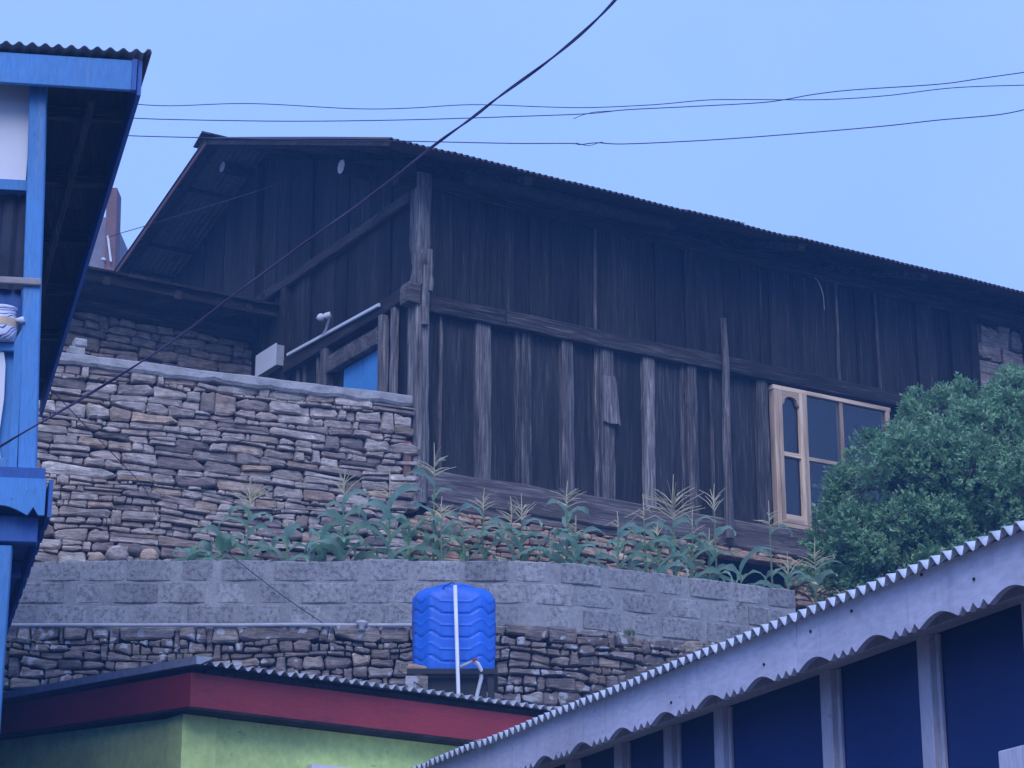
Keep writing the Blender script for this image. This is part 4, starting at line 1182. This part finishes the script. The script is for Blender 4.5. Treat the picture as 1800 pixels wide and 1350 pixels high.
# ================================================================ SHRUB
def shrub():
    root = thing('leafy_shrub', 'dense dark green shrub in front of the pine window', 'shrub', (on_y(1640, 1000, 23.2).x, 23.2, 6.4))
    lobes = []
    for (px, py, rpx, Y) in ((1512, 868, 74, 22.9), (1475, 930, 60, 22.8), (1592, 812, 66, 23.1), (1650, 752, 70, 23.3), (1740, 737, 60, 23.5), (1790, 760, 110, 23.3), (1600, 880, 120, 22.8), (1700, 830, 120, 22.8), (1780, 880, 110, 22.7), (1520, 980, 90, 22.8), (1640, 970, 110, 22.7), (1480, 1030, 70, 22.9), (1560, 1060, 90, 22.7), (1690, 698, 28, 23.4), (1605, 735, 30, 23.2), (1850, 740, 90, 23.5), (1870, 850, 130, 23.0), (1528, 782, 26, 23.0), (1760, 990, 110, 22.8), (1453, 985, 42, 22.85), (1755, 692, 22, 23.5)):
        c = on_y(px, py, Y); lobes.append((c - Vector(root.location), rpx * .9 / 166.0))
    rg = random.Random(4)
    big = list(lobes); lobes = [(c, r * .80) for c, r in big]
    for c, r in big:
        for _ in range(max(4, int(15 * r / .6))):
            d = Vector((rg.gauss(0, 1), rg.gauss(-.5, .8), rg.gauss(.15, 1))).normalized()
            lobes.append((c + d * r * rg.uniform(.72, .98), r * rg.uniform(.2, .34)))
    tips = []
    V, F = [], []
    for c, r in lobes:
        n = int((340 if r > .3 else 620) * (r / .5) ** 2) + 16
        for _ in range(n):
            d = Vector((rg.gauss(0, 1), rg.gauss(0, 1), rg.gauss(0, 1))).normalized()
            if d.y > .55 and rg.random() < .6: continue
            rr = r * (rg.uniform(.62, 1.0) ** .6) * (1 + .3 * fbm(d.x * 2.2 + c.x * 3, d.y * 2.2, d.z * 2.2 + c.z))
            p = c + Vector((d.x * rr, d.y * rr * .85, d.z * rr))
            if rg.random() < .06: tips.append((c, p))
            g = (d * .55 + Vector((rg.uniform(-.6, .6), rg.uniform(-.6, .6), rg.uniform(.1, 1.0)))).normalized()
            L = rg.uniform(.05, .11)
            for k in range(rg.randint(7, 10)):
                t = k / 9
                b = p + g * (L * t)
                a = rg.uniform(0, 6.283)
                o = g.orthogonal().normalized(); o = (o * math.cos(a) + g.cross(o) * math.sin(a))
                ld = (o * rg.uniform(.6, 1.0) + g * rg.uniform(.3, .9)).normalized()
                ll = rg.uniform(.036, .066); lw = ll * rg.uniform(.18, .27)
                sd_ = ld.cross(g)
                if sd_.length < .05: continue
                sd_.normalize(); nn_ = ld.cross(sd_) * .006
                i0 = len(V)
                V += [tuple(b), tuple(b + ld * ll * .5 + sd_ * lw + nn_), tuple(b + ld * ll), tuple(b + ld * ll * .5 - sd_ * lw + nn_)]
                F += [(i0, i0 + 1, i0 + 2), (i0, i0 + 2, i0 + 3)]
    mb = MB(); mb.v, mb.f = V, F
    mb.build('crown', LEAF, root)
    tr = MB()
    tr.tube([(0, 0, -.1), (.03, .02, .5), (-.05, 0, 1.0), (.05, .05, 1.7)], [.09, .075, .06, .03], 8).build('trunk', BARK, root)
    lb = MB()
    for c, r in big:
        a = Vector((.0, .0, .35 + .3 * rg.random())); m1 = a.lerp(c, .5) + Vector((rg.uniform(-.1, .1), rg.uniform(-.1, .1), -.08))
        lb.tube([a, m1, c], [.035, .022, .01], 6)
    for c, p in tips:
        lb.tube([c, c.lerp(p, .5) + Vector((0, 0, .03)), p], [.012, .008, .003], 4)
    lb.build('limbs', BARK, root)
shrub()

# ================================================================ MAIZE
def strap_leaf(base, az, length, width, rise, droop, rg, seg=8):
    """Arching maize leaf with a folded midrib."""
    d = Vector((math.cos(az), math.sin(az), 0)); side = Vector((-d.y, d.x, 0))
    p = Vector(base); ang = rise
    V, F = [], []
    tw = rg.uniform(-.5, .5)
    for i in range(seg + 1):
        t = i / seg
        w = width * (min(1, .35 + t * 3)) * (1 - t ** 2.2) + .002
        sdv = (side * math.cos(tw * t) + Vector((0, 0, 1)) * math.sin(tw * t))
        upn = Vector((0, 0, 1)) * math.cos(ang) - d * math.sin(ang)
        rip = .012 * math.sin(t * 14 + az * 3)
        V += [tuple(p - sdv * w + upn * (w * .45 + rip)), tuple(p), tuple(p + sdv * w + upn * (w * .45 - rip))]
        st = length / seg
        p = p + (d * math.cos(ang) + Vector((0, 0, 1)) * math.sin(ang)) * st
        ang -= droop / seg * (.4 + 1.5 * t)
    for i in range(seg):
        a = i * 3
        F += [(a, a + 1, a + 4, a + 3), (a + 1, a + 2, a + 5, a + 4)]
    return V, F
def maize(px, pytop, dY, label, ts=1.0, nb=9, spread=.7, nl=6, lw=.04, up_=1.0, droop_t=0.0, lz=None, seed=0, dry=False):
    rg = random.Random(seed * 17 + 3)
    zz = 6.62
    # stand it dY behind the block wall
    s = plan_s(px, 990, 6.6); p, d = plan(s)
    Y = p.y + dY
    top = on_y(px, pytop, Y)
    gz = 6.47
    root = thing('maize_plant', label, 'maize plant', (top.x, Y, gz), 0, 'maize plants along the top of the block wall')
    H = top.z - gz
    tl = .22 * ts                               # tassel length
    hs_ = H - tl
    lean = Vector((rg.uniform(-.03, .03), rg.uniform(-.03, .03), 0))
    pts = [Vector((0, 0, 0)) - lean, Vector((0, 0, hs_ * .5)) - lean * .4, Vector((0, 0, hs_)), Vector((0, 0, hs_ + tl * .25))]
    MB().tube(pts, [.012, .009, .006, .0045], 6).build('stalk', STALK, root)
    if nb:
        tb_ = MB(); b0 = Vector((0, 0, hs_))
        tb_.tube([b0, b0 + Vector((0, 0, tl * .6)), b0 + Vector((rg.uniform(-.01, .01), 0, tl))], [.0055, .005, .003], 5)
        for k in range(nb):
            t = k / max(1, nb - 1)
            az = rg.uniform(0, 6.283) if k > 2 else (0, math.pi, 2.4)[k]
            b = b0 + Vector((0, 0, tl * (.02 + .42 * t)))
            L = tl * rg.uniform(.5, .85) * (1.1 - .35 * t)
            e0 = rg.uniform(.55, 1.0) * (1 / max(.3, spread)) * .8
            e0 = min(e0, 1.35)
            hd = Vector((math.cos(az), math.sin(az) * .8, 0))
            q1_ = b + (hd * math.cos(e0) + Vector((0, 0, math.sin(e0)))) * L * .5
            e1 = e0 - .25 - droop_t
            q2_ = q1_ + (hd * math.cos(e1) + Vector((0, 0, math.sin(e1)))) * L * .5
            tb_.tube([b, q1_, q2_], [.0048, .0045, .0025], 4)
        tb_.build('tassel', TASSEL, root)
    top_l = hs_ * .92 if lz is None else lz
    nl += 1
    for k in range(nl):
        t = k / max(1, nl - 1)
        z = max(.02, top_l * (.12 + .84 * t))
        az = (0.15 if k % 2 else math.pi - .15) + rg.uniform(-.7, .7) - (.3 if rg.random() < .5 else -.1)
        L = rg.uniform(.30, .5) * (1.1 - .35 * t) * up_
        V, F = strap_leaf((0, 0, z), az, L, lw * 1.5 * rg.uniform(.7, 1.25), rg.uniform(.7, 1.3), rg.uniform(1.8, 3.6), rg)
        MB().add(V, F).build('leaf', DRYLEAF if (dry and k < 2) else MAIZE, root, smooth=True)
M_ = [
 (338, 930, .30, 'low leafy maize plant without tassel, leftmost above the block wall', dict(nb=0, nl=7, lw=.042)),
 (392, 905, .38, 'broad leafed maize plant without tassel left of the bushy tassel', dict(nb=0, nl=6, lw=.045)),
 (440, 838, .30, 'maize plant with the bushiest pale tassel before the stone wall', dict(ts=1.35, nb=24, spread=.8, nl=8, lw=.046)),
 (506, 905, .28, 'short maize plant with a single spike right of the bushy tassel', dict(ts=.8, nb=3, nl=5, lw=.038)),
 (570, 890, .34, 'leafy maize plant without tassel left of the open tassel', dict(nb=0, nl=7, lw=.05)),
 (606, 824, .30, 'maize plant with an open forked tassel below the coping', dict(ts=1.2, nb=10, spread=.6, nl=9, lw=.052)),
 (686, 822, .30, 'maize plant with thin bare spike and wide leaves left of the corner post', dict(ts=1.5, nb=5, spread=1.3, droop_t=.3, nl=7, lw=.05, up_=1.25)),
 (719, 880, .40, 'dark leaning maize plant without tassel directly below the corner post', dict(nb=0, nl=6, lw=.046, up_=1.2)),
 (764, 778, .36, 'tallest maize plant with airy tassel beside the corner post', dict(ts=1.5, nb=14, spread=1.0, nl=6, lw=.036)),
 (776, 872, .26, 'maize plant with small dense tassel in front of the tallest one', dict(ts=1.0, nb=14, spread=.9, nl=6, lw=.036)),
 (814, 890, .34, 'arching leafed maize plant right of the tallest one', dict(nb=0, nl=6, lw=.04, up_=1.1)),
 (850, 858, .40, 'slender maize plant with faint tassel at the sill', dict(ts=1.0, nb=9, spread=.8, nl=4, lw=.034)),
 (899, 872, .30, 'left one of two crossing tasselled maize plants above the tank', dict(ts=1.25, nb=9, spread=.9, nl=4, lw=.034)),
 (917, 868, .34, 'right one of two crossing tasselled maize plants above the tank', dict(ts=1.2, nb=13, spread=.7, nl=5, lw=.036)),
 (996, 845, .34, 'maize plant with wide spreading tassel midway along the sill', dict(ts=1.2, nb=12, spread=1.1, nl=6, lw=.042)),
 (1012, 905, .26, 'short maize plant with curled pale leaves midway along the block wall', dict(ts=.8, nb=8, spread=1.3, droop_t=.4, nl=8, lw=.042)),
 (1086, 898, .32, 'maize plant with one long arched tassel branch', dict(ts=.9, nb=3, spread=1.2, droop_t=.8, nl=5, lw=.04)),
 (1131, 868, .34, 'maize plant with drooping tassel left of the fullest tassel', dict(ts=1.2, nb=10, spread=1.3, droop_t=.7, nl=5, lw=.036)),
 (1155, 915, .26, 'low maize plant with broad pale leaves below the fullest tassel', dict(ts=.7, nb=6, nl=8, lw=.046)),
 (1182, 834, .34, 'maize plant with the fullest tassel, left of the prop pole', dict(ts=2.1, nb=34, spread=.95, nl=7, lw=.044)),
 (1216, 892, .30, 'thin maize plant with bare spike left of the prop pole', dict(ts=1.2, nb=2, nl=5, lw=.04)),
 (1254, 850, .32, 'maize plant with upright fan tassel beside the prop pole', dict(ts=1.3, nb=9, spread=.7, nl=4, lw=.034)),
 (1246, 928, .40, 'short maize plant with fine tassel at the foot of the prop pole', dict(ts=1.1, nb=14, spread=.9, nl=4, lw=.034)),
 (1300, 965, .34, 'bent maize plant with long arching leaves below the prop pole', dict(nb=0, nl=5, lw=.038, up_=1.4)),
 (1351, 880, .36, 'maize plant with sparse tassel left of the pine window', dict(ts=1.2, nb=7, spread=1.2, nl=3, lw=.03)),
 (1384, 972, .26, 'short maize plant with fan tassel at the right end of the block wall', dict(ts=1.1, nb=10, spread=.75, nl=5, lw=.036, dry=True)),
 (1431, 945, .42, 'maize plant with feathery tassel against the shrub', dict(ts=1.5, nb=16, spread=1.2, nl=5, lw=.034, dry=True)),
]
for i, (px, py, dY, lab, kw) in enumerate(M_):
    maize(px, py, dY, lab, seed=i + 1, **kw)

# rounded cobbles on the block wall at left
for (px, py, r, lab) in ((206, 975, .095, 'brown boulder lying on the left end of the block wall'), (237, 966, .062, 'smooth round grey cobble beside the brown boulder'), (262, 978, .08, 'angular grey boulder right of the round cobble'), (170, 988, .07, 'flat brown stone left of the brown boulder')):
    c = on_y(px, py, 20.62); rg = random.Random(px)
    rings = []
    for j in range(7):
        ph = math.pi * (j + .02) / 6.04 - math.pi / 2
        rings.append([(r * 1.15 * math.cos(ph) * math.cos(t) * (1 + .14 * fbm(t, ph, px)), r * .9 * math.cos(ph) * math.sin(t) * (1 + .14 * fbm(t, ph, px + 3)), r * .92 * math.sin(ph) * (1 + .1 * fbm(t, ph, px + 7))) for t in [2 * math.pi * k / 10 for k in range(10)]])
    o = tag(MB().sweep(rings).build('boulder', ST_UP, smooth=True), lab, 'stone')
    o.location = (c.x, 20.62, max(c.z, 6.62 + r * .5))

# grass tufts growing from the lower wall
for (px, py, n, h, lab) in ((1298, 1118, 46, .17, 'green grass tuft growing at the foot of the block wall by the roof'), (1098, 1116, 26, .09, 'small dry grass tuft in the rubble wall right of the tank')):
    s = plan_s(px, py, 5.98); q = plan_map(s, -.09, 5.97); rg = random.Random(px)
    mb = MB()
    for _ in range(n):
        az = rg.uniform(0, 6.283); t = rg.uniform(.1, .8); L = h * rg.uniform(.6, 1.1)
        b = Vector((rg.uniform(-.05, .05), rg.uniform(-.02, .02), 0)); d = Vector((math.cos(az) * t, math.sin(az) * t - .15, 1)).normalized()
        sd_ = Vector((-d.y, d.x, 0)).normalized() * .004
        e = b + d * L + Vector((0, 0, -.02 * t)); m1 = b + d * L * .55
        i0 = len(mb.v); mb.v += [tuple(b - sd_), tuple(b + sd_), tuple(m1 + sd_), tuple(m1 - sd_), tuple(e)]
        mb.f += [(i0, i0 + 1, i0 + 2, i0 + 3), (i0 + 3, i0 + 2, i0 + 4)]
    o = tag(mb.build('grass_tuft', GRASS), lab, 'grass'); o.location = q

# ================================================================ CABLES
def cable(name, label, pts, r, mat, strands=1):
    P = [on_y(px, py, Y) for px, py, Y in pts]
    # smooth through the surveyed points
    Q = []
    for i in range(len(P) - 1):
        p0, p1, p2, p3 = P[max(i - 1, 0)], P[i], P[i + 1], P[min(i + 2, len(P) - 1)]
        for k in range(6):
            t = k / 6
            Q.append(.5 * ((2 * p1) + (p2 - p0) * t + (2 * p0 - 5 * p1 + 4 * p2 - p3) * t * t + (3 * p1 - p0 - 3 * p2 + p3) * t ** 3))
    Q.append(P[-1])
    if strands == 1:
        return tag(MB().tube(Q, r, 6).build(name, mat, smooth=True), label, 'cable')
    o = thing(name, label, 'cable', Q[0])
    for s_ in range(strands):
        R_ = []
        for i, q in enumerate(Q):
            a = i * .42 + s_ * math.pi
            R_.append(q - Q[0] + Vector((.0, math.cos(a), math.sin(a))) * r * .75)
        MB().tube(R_, r, 6).build('strand', mat, o, smooth=True)
    return o
cable('power_cable', 'thick twisted dark cable sagging diagonally across the whole picture', [(-60, 830, 12.36), (0, 785, 12.2), (150, 697, 11.9), (300, 602, 11.5), (440, 497, 11.1), (560, 410, 10.7), (660, 338, 10.4), (760, 258, 10.0), (830, 207, 9.7), (880, 168, 9.4), (960, 110, 9.0), (1030, 52, 8.6), (1085, -4, 8.2), (1130, -60, 7.9)], .0048, VCABLE, 2)
cable('overhead_wire', 'uppermost thin overhead wire crossing the sky', [(225, 182, 20.5), (300, 186, 20.4), (440, 182, 20.2), (620, 191, 20), (720, 190, 20), (830, 184, 20), (960, 188, 20), (1040, 189, 20), (1150, 184, 19.8), (1240, 176, 19.6), (1310, 175, 19.5), (1450, 175, 19.3), (1560, 168, 19.1), (1680, 154, 19), (1830, 149, 18.9)], .0042, CABLE)
cable('overhead_wire', 'second thin overhead wire with a frayed splice crossing the sky', [(222, 207, 20.6), (300, 210, 20.5), (500, 213, 20.3), (700, 211, 20.1), (900, 205, 20.1), (1030, 200, 20.1), (1100, 193, 20), (1200, 188, 19.9), (1330, 181, 19.8), (1380, 175, 19.8), (1430, 166, 19.7), (1500, 158, 19.6), (1650, 148, 19.4), (1730, 137, 19.3), (1830, 123, 19.2)], .0046, CABLE)
cable('wire_end', 'loose frayed wire end hanging from the second overhead wire', [(1008, 209, 20.1), (1022, 203, 20.1), (1045, 197, 20.1), (1075, 195, 20.09)], .003, CABLE)
cable('overhead_wire', 'lowest thin overhead wire passing just above the timber roof', [(215, 238, 20.4), (270, 240, 20.4), (400, 243, 20.3), (560, 247, 20.2), (700, 248, 20.1), (900, 252, 20), (1000, 252, 20), (1020, 254, 20), (1050, 251, 20), (1100, 253, 19.9), (1250, 246, 19.7), (1400, 235, 19.5), (1550, 222, 19.3), (1650, 211, 19.2), (1760, 201, 19), (1830, 185, 18.9)], .0048, CABLE)
cable('wire_kink', 'small kinked wire splice on the lowest overhead wire', [(1012, 251, 19.97), (1035, 256, 19.97), (1056, 250, 19.97), (1064, 253, 19.97)], .003, CABLE)
cable('house_wire', 'thin wire entering under the left end of the timber roof', [(190, 417, 24.0), (215, 409, 23.8), (280, 390, 23.7), (350, 368, 23.7), (420, 346, 23.8), (470, 330, 24.1), (522, 309, 25.2)], .0045, CABLE)
cable('wall_wire', 'thin black wire slanting down the block wall left of the tank', [(395, 968, 20.9), (414, 983, 20.46), (470, 1027, 20.44), (525, 1067, 20.44), (560, 1090, 20.44), (582, 1106, 20.42)], .0042, CABLE)
cable('wall_wire', 'thin dark wire hanging down the stone courtyard wall', [(66, 660, 18.8), (95, 690, 19.6), (150, 748, 20.6), (215, 815, 21.3), (255, 860, 21.4), (275, 905, 21.4)], .0045, CABLE)
cable('tie_cord', 'thin pale cord slanting across the rubble wall at far left', [(12, 1118, 20.3), (70, 1128, 20.32), (130, 1142, 20.32), (215, 1158, 20.32), (285, 1163, 20.32)], .003, TANPLANK)
cable('wall_wire', 'short dark wire from the rubble wall to the roof left of the tank stand', [(700, 1178, 20.2), (730, 1200, 18.2), (748, 1212, 17.0)], .0045, CABLE)
cable('house_wire', 'thin curled wire on the upper boards near the right of the house', [(1432, 488, 25.4), (1440, 498, 25.38), (1447, 520, 25.36), (1449, 545, 25.36)], .004, TANPLANK)

# ================================================================ BLUE VEIL VOLUME
def veil_volume():
    mb = MB(); mb.box(-2600, 2600, -950, 2600, -1.2, 16.5)  # volume added to lift the darks with blue, standing in for camera veil
    m = bpy.data.materials.new('blue_veil'); m.use_nodes = True
    n, l = m.node_tree.nodes, m.node_tree.links
    n.remove(n['Principled BSDF'])
    v = n.new('ShaderNodeVolumePrincipled')
    v.inputs['Color'].default_value = (.20, .48, .95, 1)
    v.inputs['Density'].default_value = .0042
    l.new(v.outputs[0], n['Material Output'].inputs['Volume'])
    o = mb.build('veil_volume', m); o['kind'] = 'stuff'
veil_volume()
